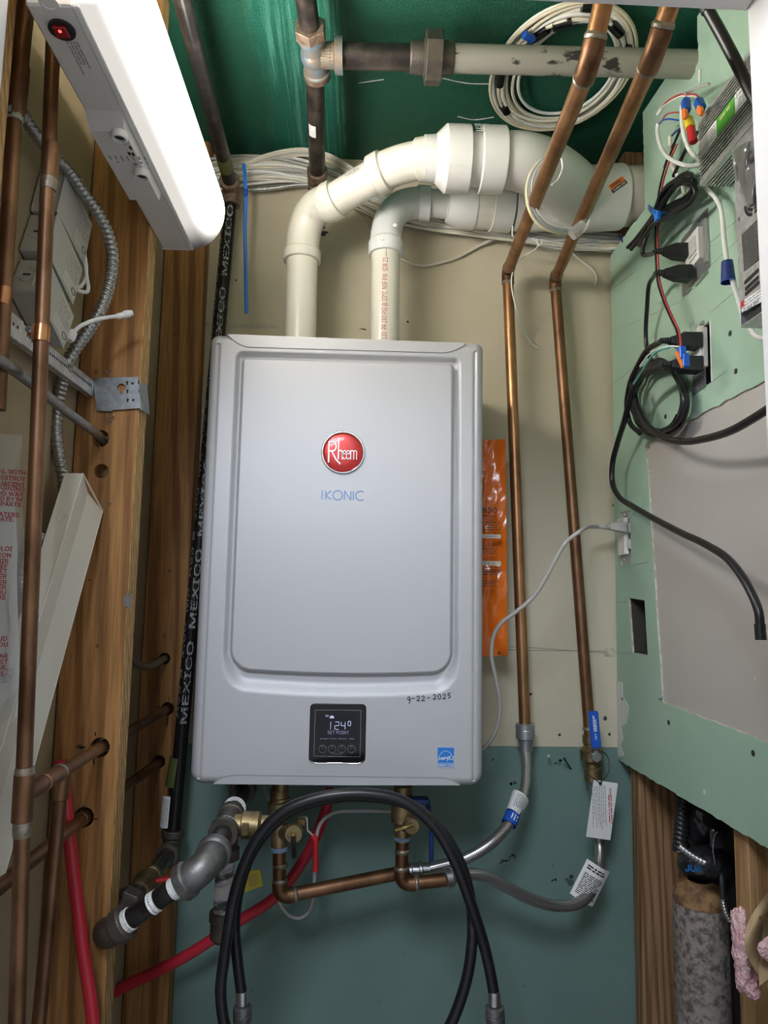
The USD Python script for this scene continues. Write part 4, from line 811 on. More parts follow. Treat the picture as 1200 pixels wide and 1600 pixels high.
t.part('coupling', lathe(at(80, 225, AY), at(77, 285, AY), [(0, RH+.0005), (.001, RH+.0014), (.040, RH+.0014), (.0415, RH+.0004)], 22), 'copper_dull')
def lump(P, d, r, seed, L=.020):
    rr_ = random.Random(seed); s = np.linspace(-L/2, L/2, 9); m = tube([A(P)+d*x for x in s], [r+.0003+.0010*math.sin(math.pi*i/8) for i in range(9)], 20)
    m.vertices += (meshkit.fbm(m.vertices*160, 3, seed)[:, None]-.5)*.0022*nrm(A([-.3, -1, 0])); return m
t.part('solder_joint', lump(at(76, 280, AY), da, RH, 3, .026), 'solder')
br = nrm(hole1-a_tee)
t.part('tee', unmf(mf(lathe(at(38.5, 1208, AY), at(34.5, 1278, AY), [(0, RH+.001), (.001, RH+.0022), (.046, RH+.0022), (.047, RH+.001)], 24))+mf(lathe(a_tee, a_tee+br*.040, [(0, RH), (.039, RH+.0018), (.040, RH+.0008)], 24))), 'copper_dull', label='copper tee')
t.part('solder_joint', lump(at(38.5, 1210, AY), da, RH+.0008, 5, .014), 'solder'); t.part('solder_joint', lump(at(35, 1290, AY), da, RH, 6, .022), 'solder', label='white solder run')
t.part('branch_pipe', tube(fil([a_tee+br*.02, hole1, at(263, 1107, -.035)], .03), RH, 20), 'copper_dull', label='branch running through both studs')
bt = a_tee+br*.075
t.part('branch_coupling', lathe(a_tee+br*.055, a_tee+br*.105, [(0, RH+.0003), (.001, RH+.0016), (.049, RH+.0016), (.05, RH+.0003)], 22), 'copper_dull'); t.part('solder_joint', solder(a_tee+br*.105, br, RH+.0006), 'solder')
cb0 = at(80, 1240, -.585); cb1 = at(57, 1640, -.585); bt2 = a_tee+br*((cb0[1]-a_tee[1])/br[1])
t.part('drop_tee', lathe(bt2, bt2+nrm(cb1-bt2)*.032, [(0, RH+.0015), (.031, RH+.0018), (.032, RH+.0006)], 22), 'copper_dull'); t.part('drop_pipe', tube([bt2, cb1, cb1+(cb1-bt2)*((cb1[2]-.01)/(bt2[2]-cb1[2]))], RH, 20), 'copper_dull', label='short drop pipe off the branch')
t.done()
t = Thing('copper_riser', 'thicker-looking copper pipe with a green-stained joint beside the wooden door stud', 'pipe')
b0, b1, b2 = at(43, -15, BY), at(31, 105, BY), at(23, 172, BY); b3 = at(-4, 640, BY)
t.part('pipe', rod(b0, b2, RH+.0012, 22), 'copper_dull'); t.part('pipe', tube([b2, b3], RH, 22), 'copper_dull'); db = nrm(b3-b2)
t.part('reducer', lathe(b1, b2+db*.012, [(0, RH+.0028), (.045, RH+.0028), (.060, RH+.0014)], 22), 'copper_dull')
M['verdigris'] = mat('verdigris', (.30, .36, .29), .7, var=((.42, .36, .28), 90, .4, .6)); t.part('solder_joint', lump(b2, db, RH+.001, 8, .026), 'verdigris', label='pale green corroded joint')
c = at(4, 468, BY); t.part('pipe_strap', tube([c-db*.012, c+db*.006], RH+.0012, 20), 'copper_bright', label='copper strap'); t.done()
t = Thing('copper_cross_pipe', 'lower aged copper pipe running back through the drilled stud behind the risers', 'pipe')
d0 = atx(-25, 1405, hole2[0]-.003); dd_ = nrm(hole2-d0); t.part('pipe', tube(fil([d0, hole2, at(249, 1190, -.035)], .03), RH+.0006, 20), 'copper_dull'); t.part('coupling', lathe(hole2-dd_*.012, hole2+dd_*.01, [(0, RH+.0012), (.001, RH+.0022), (.022, RH+.0022)], 20), 'copper_dull'); t.done()
t = Thing('grey_conduit', 'short bent grey tube entering the uppermost hole of the corner stud', 'conduit')
t.part('tube', wire([at(196, 1020, -.30), at(213, 1037, -.22), at(232, 1041, -.14), at(257, 1029, -.05), at(262, 1026, .0)], .0066, 16), 'steel_dark'); t.done()
t = Thing('red_pex_tube', 'red plastic water tube standing upright before the drilled stud', 'tube')
t.part('tube', wire([at(94, 1190, -.462), at(99, 1222, -.464), at(111, 1330, -.466), at(127, 1465, -.468), at(148, 1640, -.468), at(150, 1640, -.468)*A([1, 1, 0])+A([.03, 0, .01])], .0082, 18, 8), 'pex'); t.part('cut_end', lathe(at(94, 1190, -.462), at(94, 1187, -.462), [(0, .0082), (.001, .0082), (.001, .006)], 18), 'pex'); t.done()
t = Thing('red_pex_tube', 'red plastic water tube rising diagonally across the dark green board under the heater', 'tube')
t.part('tube', wire([at(150, 1565, -.085), at(187, 1545, -.085), at(290, 1494, -.085), at(375, 1438, -.085), at(428, 1403, -.085), at(474, 1345, -.09), at(500, 1292, -.095), at(512, 1255, -.10), at(516, 1232, -.10)], .0098, 18, 10), 'pex'); t.done()

# slotted steel bracket between the studs
XBk = at(147, 605, S1[0]-.003)[0]
t = Thing('slotted_bracket', 'galvanised telescoping box bracket with slot holes, fixed to the drilled fir stud', 'bracket')
zt, zl_ = atx(100, 549, XBk)[2], atx(100, 577, XBk)[2]; yb = S1[0]-.003
zt, zl_ = atx(110, 567, XBk)[2], atx(110, 592, XBk)[2]
yj = atx(35, 508, XBk)[1]
def channel(y0, y1, zt, zl, x, d=.0012, fl=.010):
    return [bx([x-d, y0, zl], [x, y1, zt], .0004), bx([x-fl, y0, zl-d], [x, y1, zl], .0004), bx([x-fl, y0, zt], [x, y1, zt+d], .0004)]
t.part('inner_rail', cat(*channel(yj-.02, yb, zt, zl_, XBk)), 'galv', smooth=False); t.part('outer_rail', cat(*channel(-.80, yj, zt+.002, zl_-.002, XBk+.0014)), 'galv', smooth=False, label='outer sliding rail')
ys = np.arange(yj+.012, yb-.012, .0062); zc_ = zt-(zt-zl_)*.42
for y in ys: t.part('slot_hole', bx([XBk+.0001, y, zc_-.0016], [XBk+.0004, y+.0022, zc_+.0016], .0001), 'dark', smooth=False)
for y in np.arange(yj-.045, yj-.008, .010): t.part('slot_hole', bx([XBk+.0015, y, zc_-.0016], [XBk+.0019, y+.003, zc_+.0016], .0001), 'dark', smooth=False)
pc = [at(*p, yb) for p in ((147, 594), (215, 589), (219, 639), (151, 642))]; o_ = at(160, 641, yb)
def pp2(px, py): q = at(px, py, yb)-o_; return (q[0], q[2])
pol = Polygon([pp2(146, 594), pp2(150, 591), pp2(215, 589), pp2(219, 638), pp2(176, 641), pp2(175, 643), pp2(151, 642)])
kh = Point(pp2(190, 606)).buffer(abs(pp2(196.5, 606)[0]-pp2(190, 606)[0]), 12).union(Point(pp2(190, 614)).buffer(.0022, 8))
for px, py in ((199, 599), (199.5, 612), (200, 626)): x, y = pp2(px, py); kh = kh.union(rrect(.0026, .0062, .0012, x, y))
for px, py in ((207.5, 599.5), (208.5, 625.5)): x, y = pp2(px, py); kh = kh.union(Point(x, y).buffer(.0018, 8))
t.part('mounting_plate', plate(pol.difference(kh), .0012, o_, EX, EZ), 'bracket_steel', smooth=False, label='flat plate with keyhole and slots')
f1, f2 = at(215, 589, yb), at(219, 640, yb)
t.part('mounting_flange', hull([f1, f2, f1+A([.004, .03, -.002]), f2+A([.004, .03, 0]), f1+A([.001, 0, 0]), f2+A([.001, 0, 0]), f1+A([.0052, .03, -.002]), f2+A([.0052, .03, 0])]), 'bracket_steel', smooth=False)
for k_, py in enumerate((597, 612, 628)): c = at(216.5, py, yb-.0009); t.part('slot_hole', bx(c-A([.0007, 0, .003]), c+A([.0007, .0008, .003]), .0001), 'dark', smooth=False)
t.part('stamped_text', cat(text('HEIGHT', .0022, at(176, 597, yb-.0012), EX, EZ, .0002, width=.011), text('CADDY', .0026, at(177, 634, yb-.0012), EX, EZ, .0002, width=.011)), 'steel', smooth=False); t.done()
t = Thing('pipe_clamp', 'bright copper pipe clamp with screw fixing the riser to the slotted bracket', 'clamp')
c = at(64, 522, AY); t.part('band', tube([c-da*.009, c+da*.009], RH+.0014, 22), 'copper_bright'); 
lt_ = at(43, 515, AY+.006); t.part('tab', hull([lt_+A([0, .0, .006]), lt_-A([0, 0, .006]), c+A([-.004, .006, .006]), c+A([-.004, .006, -.009]), lt_+A([0, .0015, .006]), lt_+A([0, .0015, -.006]), c+A([-.004, .0075, .006])]), 'copper_bright'); t.part('screw', lathe(lt_+A([.002, 0, 0]), lt_+A([.002, -.003, 0]), [(0, .0042), (.0015, .0042), (.003, .0022)], 14), 'steel_bright'); t.done()

# three grey driver boxes, tilted, one above the other
XBx = -.377
def bq(*pp): return [atx(px, py, XBx) for px, py in pp]
quads = [((72, 396), (113, 486), (102, 553), (60, 462)), ((89, 330), (128, 416), (115, 481), (74, 394)), ((106, 265), (145, 352), (130, 412), (87, 328))]
names = ['lowest of the three tilted grey LED driver boxes, just above the slotted bracket', 'middle one of the three tilted grey LED driver boxes', 'topmost of the three tilted grey LED driver boxes, touched by the spiral conduit']
for qd, nm in zip(quads, names):
    t = Thing('driver_box', nm, 'electrical box', group='LED driver boxes'); c4 = bq(*qd); ctr = sum(c4)/4
    v = nrm((c4[1]-c4[0])+(c4[2]-c4[3])); u = c4[0]-c4[3]; u = nrm(u-v*(u@v)); sv = np.linalg.norm((c4[1]-c4[0]+c4[2]-c4[3])/2); su = abs(((c4[0]-c4[3]+c4[1]-c4[2])/2)@u); D = .033
    t.part('body', fbox(ctr-EX*(D/2+.001), v, u, EX, sv-.002, su-.005, D, .002), 'box'); t.part('cover', fbox(ctr-EX*.0005, v, u, EX, sv, su-.0015, .0018, .0006), 'box', label='flat cover')
    lb = t.part('label', plate(rrect(sv*.46, su*.86, .0005), .0003, ctr+EX*.0005+v*sv*.25, v, u) if np.cross(v, u)[0] > 0 else plate(rrect(sv*.46, su*.86, .0005), .0003, ctr+EX*.0005+v*sv*.25, u, v), 'label_grey', smooth=False, label='silver printed label')
    o_ = ctr+EX*.0009+v*sv*.25; U1, V1 = (v, u) if np.cross(v, u)[0] > 0 else (u, v)
    t.part('lettering', scribble(sv*.40, su*.5, 6, o_+u*su*.12, U1, V1, seed=60, fill=.3), 'print_grey', parent=lb, smooth=False)
    oc = o_+v*sv*.14-u*su*.28; t.part('emblem', tube(A([oc+.0058*math.cos(a)*v+.0042*math.sin(a)*u for a in np.linspace(0, 2*np.pi, 21)]), .0005, 5, cap=False), 'print', parent=lb)
    fc = ctr-v*(sv/2)-EX*(D*.55)+v*.001; nrmv = -v
    t.part('knockout', tube(A([fc-v*.0004+.0105*math.cos(a)*EX+.0105*math.sin(a)*u for a in np.linspace(0, 2*np.pi, 33)]), .0006, 6, cap=False), 'box'); t.part('knockout_slot', fbox(fc-v*.0005, EX, u, v, .0085, .0024, .0008, .0002), 'print', smooth=False)
    e = ctr-v*(sv/2)-EX*(D*.22); t.part('rib', fbox(e-v*.0002-u*.002, u, EX, v, su*.55, .0018, .0012, .0004), 'label_grey')
    t.done()
# flexible conduits and cables of this bay
t = Thing('flexible_conduit', 'thick spiral steel conduit looping from behind the boxes down past the bracket', 'conduit')
cp_ = resample(spl([at(28, 165, -.70), at(42, 188, -.68), at(62, 216, -.66), at(86, 245, -.63), at(107, 266, -.60), at(130, 299, -.57), at(154, 334, -.54), at(169, 366, -.52), at(176, 400, -.505), at(172, 440, -.50), at(160, 478, -.50), at(139, 516, -.51), at(119, 543, -.52), at(106, 566, -.525), at(96, 602, -.51), at(90, 640, -.50), at(88, 680, -.50), at(92, 712, -.50), at(99, 750, -.495), at(101, 800, -.49)], 16), .00085)
t.part('sheath', tube(cp_, .0066, 16, rf=spiral(.0072, .0018)), 'flex', smooth=50); t.done()
t = Thing('armoured_cable', 'thin grey armoured cable running into the upper hole of the drilled stud', 'cable')
hh_ = at(157, 684, S1[0]); cp_ = resample(spl([at(-25, 552, -.775), at(0, 564, -.755), at(48, 598, -.665), at(100, 640, -.56), at(140, 670, -.48), hh_, hh_+A([.006, .06, -.03])], 14), .0009)
t.part('sheath', tube(cp_, .0056, 14, rf=spiral(.0042, .0007)), 'steel_dark', smooth=50); t.done()
t = Thing('flexible_conduit', 'short piece of spiral conduit showing between the plastic bag and the riser', 'conduit')
cp_ = resample(spl([at(64, 835, -.56), at(50, 862, -.57), at(38, 890, -.58), at(34, 905, -.58), at(36, 925, -.58)], 14), .0009); t.part('sheath', tube(cp_, .0062, 14, rf=spiral(.0062, .0016)), 'flex', smooth=50); t.done()
t = Thing('connector_lead', 'white lead with a plug connector reaching from the lowest box across the fir stud', 'cable')
pth = [at(104, 524, -.56), at(112, 522, -.555), at(122, 512, -.55), at(145, 501, -.53), at(168, 496, -.51), at(184, 494, -.50)]
t.part('cord', wire(pth, .0027, 12), 'cable_w'); t.part('strain_relief', lathe(at(108, 532, -.56), at(114, 518, -.555), [(0, .0045), (.004, .0065), (.013, .0060), (.016, .0035)], 16), 'cable_w')
e0, e1 = at(182, 495, -.50), at(206, 489, -.49); t.part('plug', lathe(e0, e1, [(0, .0036), (.002, .0042), (.010, .0042), (.011, .0052), (.019, .0052), (.020, .0040), (.023, .0040)], 18), 'cable_w', label='round white plug connector'); t.done()
t = Thing('wire_loop', 'thin white wire loop hanging from the middle and upper grey boxes', 'wire')
t.part('wire', wire([at(132, 396, -.52), at(135, 420, -.515), at(133, 436, -.515), at(126, 447, -.52), at(119, 450, -.53)], .0026, 10), 'cable_w'); t.part('wire', wire([at(133, 410, -.52), at(136, 435, -.515), at(138, 450, -.515), at(136, 456, -.515), at(128, 456, -.52), at(119, 453, -.53)], .0026, 10), 'cable_w'); t.done()

# leaning white sheet-metal tray
Pr1 = at(160, 798, S1[0]-.006); P0 = atx(129, 740, Pr1[0]); wv = Pr1-P0; wid = np.linalg.norm(wv); wv = wv/wid
from scipy.optimize import fsolve
def pj(p): q = A(p)-CAM; z = q@_f; return A([600+F*(q@_r)/z, 800-F*(q@_u)/z])
ph = math.atan2(-wv[2], wv[1]); ax_ = lambda s: nrm(A([s, -math.sin(ph), -math.cos(ph)]))
sol = fsolve(lambda x: pj(P0+ax_(x[0])*x[1])-A([75.5, 920]), [-.2, .2]); aa = ax_(sol[0])
xv = nrm(np.cross(aa, wv)); xv = xv if xv[0] > 0 else -xv
Ltr = .60; lw = .026
lw = np.linalg.norm(at(101.5, 740, P0[1])-P0)
t = Thing('sheet_metal_tray', 'long white sheet-metal light housing tray leaning against the drilled stud', 'tray')
def slab(o, u, v, su, sv, th_): u, v = nrm(u), nrm(v); n = nrm(np.cross(u, v)); return fbox(A(o)+u*su/2+v*sv/2, u, v, n, su, sv, th_, .0004)
side = t.part('side_wall', slab(P0-xv*lw, xv, aa, lw, Ltr, .0012), 'white_w', label='lit outer side with round knockout'); 
t.part('inner_side', slab(P0+wv*wid-xv*lw, xv, aa, lw, Ltr, .0012), 'white_w')
cm = P0+wv*wid*.5-xv*.007
t.part('tray_floor', slab(P0, cm-P0, aa, np.linalg.norm(cm-P0), Ltr, .0012), 'white_w', label='creased cover plate of the tray'); t.part('tray_floor', slab(cm, P0+wv*wid-cm, aa, np.linalg.norm(P0+wv*wid-cm), Ltr, .0012), 'white_w')
kp = P0-xv*lw*.40+aa*.068; kn = nrm(np.cross(xv, aa)); kn = kn if kn[1] < 0 else -kn
t.part('knockout', tube(A([kp+kn*.0006+.0062*math.cos(a)*xv+.0062*math.sin(a)*aa for a in np.linspace(0, 2*np.pi, 31)]), .0007, 6, cap=False), 'white_w', parent=side)
for o in (P0, P0+wv*wid): t.part('folded_edge', tube([o, o+aa*Ltr], .0011, 8), 'white_w')
t.part('folded_edge', tube([P0, P0+wv*wid], .0013, 8), 'white_w'); cr = P0+wv*wid*.62-xv*lw*.98
t.part('clip', fbox(P0+wv*wid*.60-xv*lw*.9+aa*.012, wv, aa, xv, .006, .014, .004, .001), 'galv'); t.done()

# plastic bag with the manual
t = Thing('manual_bag', 'clear plastic bag of printed heater manuals with red warning lines, hanging by the riser', 'bag')
def sheetxy(cols, rows, fn):
    V = A([[fn(i/(cols-1), j/(rows-1)) for i in range(cols)] for j in range(rows)]).reshape(-1, 3)
    i, j = np.meshgrid(np.arange(rows-1), np.arange(cols-1), indexing='ij'); q = np.stack([i*cols+j, i*cols+j+1, (i+1)*cols+j+1, (i+1)*cols+j], -1).reshape(-1, 4)
    return tm(V, np.vstack([q[:, [0, 1, 2]], q[:, [0, 2, 3]]]))
yb0, yb1 = -.668, -.645
def bagp(u, v, off=0, amp=.006):
    xr = 46-17*max(0, v-.05); px = -18+(xr+18)*u; py = 1130-(1130-678)*v
    Y = yb0+(yb1-yb0)*u+off; p = at(px, py, Y); w = (meshkit.fbm(A([[u*3, v*5, 1.3]]), 3, 5)[0]-.5)*amp*2; return p+A([w*.3, w, 0])
t.part('film', sheetxy(18, 30, lambda u, v: bagp(u, v, -.006, .012)), 'film', label='clear film', smooth=True)
t.part('manual', sheetxy(10, 20, lambda u, v: bagp(u*.80, .02+v*.80, .004, .004)), 'paper_tag', label='white manual booklet', smooth=True)
RED = [('MANUAL WITH', 742, 40), ('DO NOT DESTROY', 752, 40), ('OR AFFIX ADJACENT', 761, 39), ('MANUAL AND WARNING', 768, 38), ('MANUAL AND WAR', 776, 36), ('OBTAINED BY M', 784, 34), ('WATER PARTS', 792, 33), ('HEATERS', 808, 30), ('ON DATE.', 815, 22),
       ("MODE D'EMPLOI", 861, 19), ('INSTALLATION', 871, 17), ('FOURNIR', 880, 13), ('DE TYPE-EF', 888, 12), ("L'EAU ET", 896, 11), ('SUPERVISER', 904, 10), ('CONSERVER', 913, 10), ('HEATER', 921, 9), ('DU BRU', 929, 9), ('PLUS', 937, 8), ('CHAUD', 1001, 11), ('Y OU', 1010, 12), ('PEGAR', 1028, 12), ('EST', 1037, 12), ('SIGAR', 1046, 8), ('DEL', 1056, 7)]
bd_ = nrm(A([1, .56, .02]))
for k_, (s, py, pxr) in enumerate(RED+[('READ THIS', 1054, 22), ('FIRST.', 1066, 24)]):
    red = k_ < len(RED); p = at(pxr, py, yb0+(yb1-yb0)*((pxr+18)/64)-.007); m = text(s, .0046 if red else .0066, A([0, 0, 0]), EX, EY, .0002, bold=red, center=False)
    t.part('lettering', place(m, p-bd_*m.bounds[1][0], bd_, EZ), 'red_print' if red else 'print_grey', smooth=False)
t.done()
# ================================================================== CABLES UNDER THE CEILING
t = Thing('cable_bundle', 'thick bundle of white and cream cables along the back wall top, behind vent pipes', 'cable bundle')
rb = random.Random(12)
cen = [(285, 290, 30, -.024), (330, 276, 30, -.024), (400, 266, 26, -.022), (470, 270, 24, -.022), (530, 291, 24, -.022), (585, 318, 22, -.022), (650, 340, 18, -.022), (730, 354, 15, -.022), (810, 366, 14, -.022), (880, 376, 16, -.022), (940, 380, 18, -.024), (985, 380, 16, -.03), (1024, 374, 13, -.04), (1075, 366, 12, -.04)]
for k in range(26):
    u = -1+2*(k+.5)/26; dep = rb.uniform(0, .018); ph_ = rb.uniform(0, 6); pts = []
    for i, (x, y, s, Y) in enumerate(cen):
        uu = u*(.75+.25*math.sin(ph_+i*.9))+rb.uniform(-.12, .12)
        pts.append(at(x, y+uu*s, min(Y-dep+.007*math.sin(ph_+i), -.0045)))
    t.part('cable', wire(pts, rb.choice((.0028, .0031, .0033)), 8, 6), rb.choice(('cable', 'cable', 'cable2', 'cable2', 'cable3', 'cable_w')))
for k in range(5):     # a few strands arching higher over the gas pipe's coupling
    pts = [at(x, y-k*2.5+dy, -.030-.003*k) for (x, y), dy in zip(((372, 272), (405, 256), (440, 246), (478, 243), (515, 252), (550, 272), (600, 306)), (0,)*7)]
    t.part('cable', wire(pts, .003, 8, 6), ('cable', 'cable2', 'cable3', 'cable', 'cable')[k])
t.part('wall_tie', tube(spl([at(967, 368, -.075), at(975, 380, -.085), at(985, 398, -.075)], 6), .0025, 6), 'navy', label='dark blue tie'); 
cpx = resample(spl([at(388, 297, -.03), at(420, 295, -.028), at(470, 289, -.028), at(520, 293, -.028)], 10), .001); t.part('metal_cable', tube(cpx, .0042, 12, rf=spiral(.005, .0008)), 'steel', label='ribbed metal-clad cable')
t.done()
t = Thing('cable_tie', 'long bright blue cable tie hanging straight down the beige wall from the cable bundle', 'cable tie')
t.part('strap', tube(spl([at(381, 256, -.10), at(383, 280, -.105), at(384, 300, -.10), at(383, 360, -.085), at(384, 430, -.075), at(385, 490, -.072)], 6), .0036, 10, flat=.3), 'blue_tie'); t.part('head', fbox(at(384, 300, -.105), EX, EZ, EY, .008, .012, .006, .001), 'blue'); t.done()
t = Thing('loose_cable', 'single grey-white cable sagging on the beige wall beside the intake pipe', 'cable')
t.part('cable', wire([at(600, 385, -.02), at(627, 405, -.010), at(660, 415, -.008), at(690, 410, -.008), at(715, 402, -.008), at(745, 386, -.010), at(775, 372, -.02), at(800, 366, -.03)], .0031, 10), 'cable'); t.part('cable', wire([at(552, 325, -.04), at(566, 343, -.012), at(582, 366, -.010), at(590, 380, -.010)], .002, 8), 'cable'); t.done()
t = Thing('cable_coil', 'large coil of white network cable taped up on the green ceiling above the grey pipe', 'cable coil')
ca_, cb_ = atz(897, 4, 2.427), atz(889, 205, 2.427); cc = (ca_+cb_)/2; Ry = abs(ca_[1]-cb_[1])/2; e1c, e2c = atz(770, 120, 2.427), atz(1016, 60, 2.427); Rx = .148
cc[0] = (atz(772, 130, 2.427)[0]+atz(1012, 60, 2.427)[0])/2; Rx = abs(atz(772, 130, 2.427)[0]-atz(1012, 60, 2.427)[0])/2
rc = random.Random(4)
for k in range(15):
    f_ = 1.02-.30*k/14*rc.uniform(.7, 1.15); a0 = rc.uniform(0, 6.28); ph_ = rc.uniform(0, 6.28); pts = []; zz = 2.4235+.003*(k % 4)
    dxc, dyc = rc.uniform(-.006, .006), rc.uniform(-.006, .006)
    for a in np.linspace(0, 2*np.pi*1.0, 26)+a0:
        w_ = f_*(1+.022*math.sin(2*a+ph_)+.012*math.sin(3*a)); pts.append(cc+A([dxc+Rx*w_*math.cos(a), dyc+Ry*w_*math.sin(a), zz-cc[2]+.001*math.sin(a*2+ph_)]))
    t.part('cable', tube(spl(pts, 3), .0031, 8), rc.choice(('cable', 'cable', 'cable_w', 'cable2', 'cable3')))
for a, L, fr_ in ((3.05, .03, .93), (3.95, .035, .82), (4.35, .03, .80), (5.3, .03, .86), (5.75, .02, .90), (2.45, .02, .93), (4.75, .035, .98)):
    q = cc+A([Rx*fr_*math.cos(a), Ry*fr_*math.sin(a), 2.424-cc[2]]); d_ = nrm(A([-Rx*math.sin(a), Ry*math.cos(a), 0])); t.part('tape_wrap', tube([q-d_*L/2, q, q+d_*L/2], .0085, 14), 'black_gloss', label='black tape wrap')
q = atz(826, 58, 2.412); t.part('clip', fbox(q, nrm(A([1, .6, 0])), nrm(A([-.6, 1, 0])), EZ, .024, .012, .010, .002), 'blue', label='blue cable clip'); t.done()
t = Thing('wire_coil', 'small hanging loop of yellowish, grey and white wires looped around the leaning copper pipe', 'wire coil')
lp = [(866, 238), (845, 252), (830, 275), (826, 302), (832, 328), (846, 347), (868, 358), (890, 361), (906, 354), (921, 335), (936, 305), (950, 270)]
for k, m_ in enumerate(('wire_yellow', 'cable3', 'cable_w', 'cable3', 'cable', 'cable_w')):
    o = k-2.5; pts = [at(x+o*(1.6 if i < 8 else .6), y+o*(-.6 if i < 4 else -1.9), -.385-.002*(k % 2)+.10*(i/11)**2) for i, (x, y) in enumerate(lp)]; t.part('wire', wire(pts, .0018, 8, 5), m_)
t.part('wire', wire([at(866, 238, -.385), at(876, 246, -.38), at(879, 262, -.38), at(872, 280, -.38), at(862, 289, -.385)], .0017, 8), 'cable_w')
t.part('wrap', tube([at(893, 367, -.355), at(912, 352, -.35)], .010, 14, flat=.6), 'film', label='clear tape'); t.done()
t = Thing('knotted_wire', 'thin white wire with a knot, its two loose ends dangling on the beige wall', 'wire')
kn = at(843, 378, -.10)
t.part('wire', wire([at(801, 352, -.15), at(801, 368, -.14), at(812, 374, -.12), at(828, 372, -.10), kn, at(865, 377, -.09), at(890, 373, -.085), at(908, 362, -.10)], .0016, 8), 'cable_w')
t.part('wire', wire([kn, at(838, 388, -.08), at(822, 398, -.05), at(805, 415, -.075), at(799, 440, -.08), at(806, 480, -.075), at(818, 515, -.03), at(831, 537, -.012), at(843, 545, -.006)], .0016, 8), 'cable_w')
t.part('wire', wire([kn, at(846, 386, -.07), at(866, 390, -.035), at(888, 391, -.02), at(905, 405, -.015), at(928, 424, -.008), at(932, 436, -.008), at(929, 446, -.005)], .0016, 8), 'cable_w')
a_ = np.linspace(0, 4*np.pi, 40); t.part('knot', tube(kn[None]+np.c_[.0048*np.cos(a_), .0025*np.sin(2.5*a_), .0055*np.sin(a_)+.002*np.cos(2*a_)], .0017, 6), 'cable_w'); t.done()

# ================================================================== RIGHT WALL: PANEL, DEVICES, CORDS
t = Thing('access_panel', 'large grey painted metal panel set into the cut-out of the green wall', 'panel')
yv, zt_, zb_ = W(1008, 695)[1]+.004, W(1010, 690)[2], W(1035, 1099)[2]
t.part('door', bx([XR+.003, -.845, zb_-.004], [XR+.006, yv, zt_+.004], .0008), 'panel')
for px, py in ((1014, 697), (1036, 1091)):
    p = W(px, py, -.003); sc_ = t.part('screw', lathe(p, p-EX*.004, [(0, .0048), (.001, .0048), (.003, .004), (.004, .002)], 16), 'steel_bright')
    t.part('hook', wire([p-EX*.004, p+A([-.008, -.004, -.002]), p+A([-.008, -.008, .003]), p+A([-.003, -.009, .006])], .0012, 6), 'steel', parent=sc_)
for px, py in ((1078, 722), (1019, 737), (1021, 742), (1085, 798), (1060, 795), (1024, 870), (1180, 1060)): t.part('paint_fleck', bx(W(px, py, -.003)-A([.0004, .0012, .001]), W(px, py, -.003)+A([0, .0012, .001])), 'white')
t.done()
def wquad_plate(T, name, pts, off, th_, m, label=None, parent=None, rad=0):
    P_ = Polygon([WP(*p) for p in pts])
    if rad: P_ = P_.buffer(-rad).buffer(rad, 4)
    return T.part(name, wall_plate(P_, XR-off-th_, th_), m, label=label, parent=parent, smooth=False)
# upper receptacle
def receptacle(name, lab, plate_q, face_q, holes, extra):
    t = Thing(name, lab, 'electrical outlet'); yk = Polygon([WP(*p) for p in plate_q]).buffer(-.0015).buffer(.0015, 3)
    for x, y, r in holes: yk = yk.difference(affinity.translate(Point(0, 0).buffer(r, 8), *WP(x, y)))
    t.part('yoke', wall_plate(yk, XR-.0022, .0018), 'steel', smooth=False, label='zinc mounting yoke')
    F_ = Polygon([WP(*p) for p in face_q]).buffer(-.002).buffer(.002, 4); t.part('face', wall_plate(F_, XR-.0095, .0073), 'device', smooth=False, label='white device face'); return t, F_
t, F_ = receptacle('wall_outlet', 'white combination outlet on a zinc yoke, the higher of two with black plugs', ((1067, 374), (1107, 324), (1111, 416), (1068, 464)), ((1079, 379), (1100, 353), (1102, 403), (1081, 428)), ((1072, 384, .0022), (1074, 455, .0026), (1103, 335, .0022), (1106, 408, .0025), (1079, 448, .002), (1094, 346, .0018)), 0)
wquad_plate(t, 'paddle', ((1084, 383), (1096, 368), (1098, 391), (1086, 406)), .0095, .0018, 'device_shade', 'grey rocker paddle', rad=.002)
wquad_plate(t, 'night_light_strip', ((1086, 410), (1098, 395), (1098, 398), (1087, 413)), .0095, .001, 'cable3')
for a in ((1070, 378, 1078, 368), (1072, 460, 1080, 450), (1083, 362, 1092, 351), (1086, 447, 1106, 424)): t.part('stamped_ridge', tube([W(a[0], a[1], .0024), W(a[2], a[3], .0024)], .0011, 6), 'galv')
wquad_plate(t, 'edge_strip', ((1103, 345), (1106.5, 341), (1109, 408), (1106, 412)), .0022, .004, 'alu'); t.done()
t, F_ = receptacle('wall_outlet', 'white duplex outlet with two black plugs, loose in its cut-out above the grey panel', ((1082, 522), (1101, 500), (1104, 603), (1084, 618)), ((1090, 521), (1102, 508), (1104, 573), (1091, 589)), ((1090, 514, .0022), (1094, 606, .0024), (1088, 611, .002), (1098, 507, .002)), 0)
wquad_plate(t, 'side_ledge', ((1102, 513), (1105.5, 511), (1107, 572), (1104, 575)), .0005, .006, 'device_shade'); wquad_plate(t, 'box_edge', ((1108, 492), (1110.5, 489), (1113, 596), (1111, 598)), -.003, .003, 'device'); t.done()
def box_behind(name, lab, q, matn='dark'):
    t = Thing(name, lab, 'electrical box'); P_ = Polygon([WP(*p) for p in q]); R_ = P_.buffer(.002).difference(P_.buffer(-.001)); m1 = wall_plate(R_, XR+.004, .055); t.part('walls', m1, matn, smooth=False); t.part('back', wall_plate(P_.buffer(.002), XR+.056, .002), matn, smooth=False); return t
M['box_blue'] = mat('dark_blue_box', (.07, .08, .10), .35)
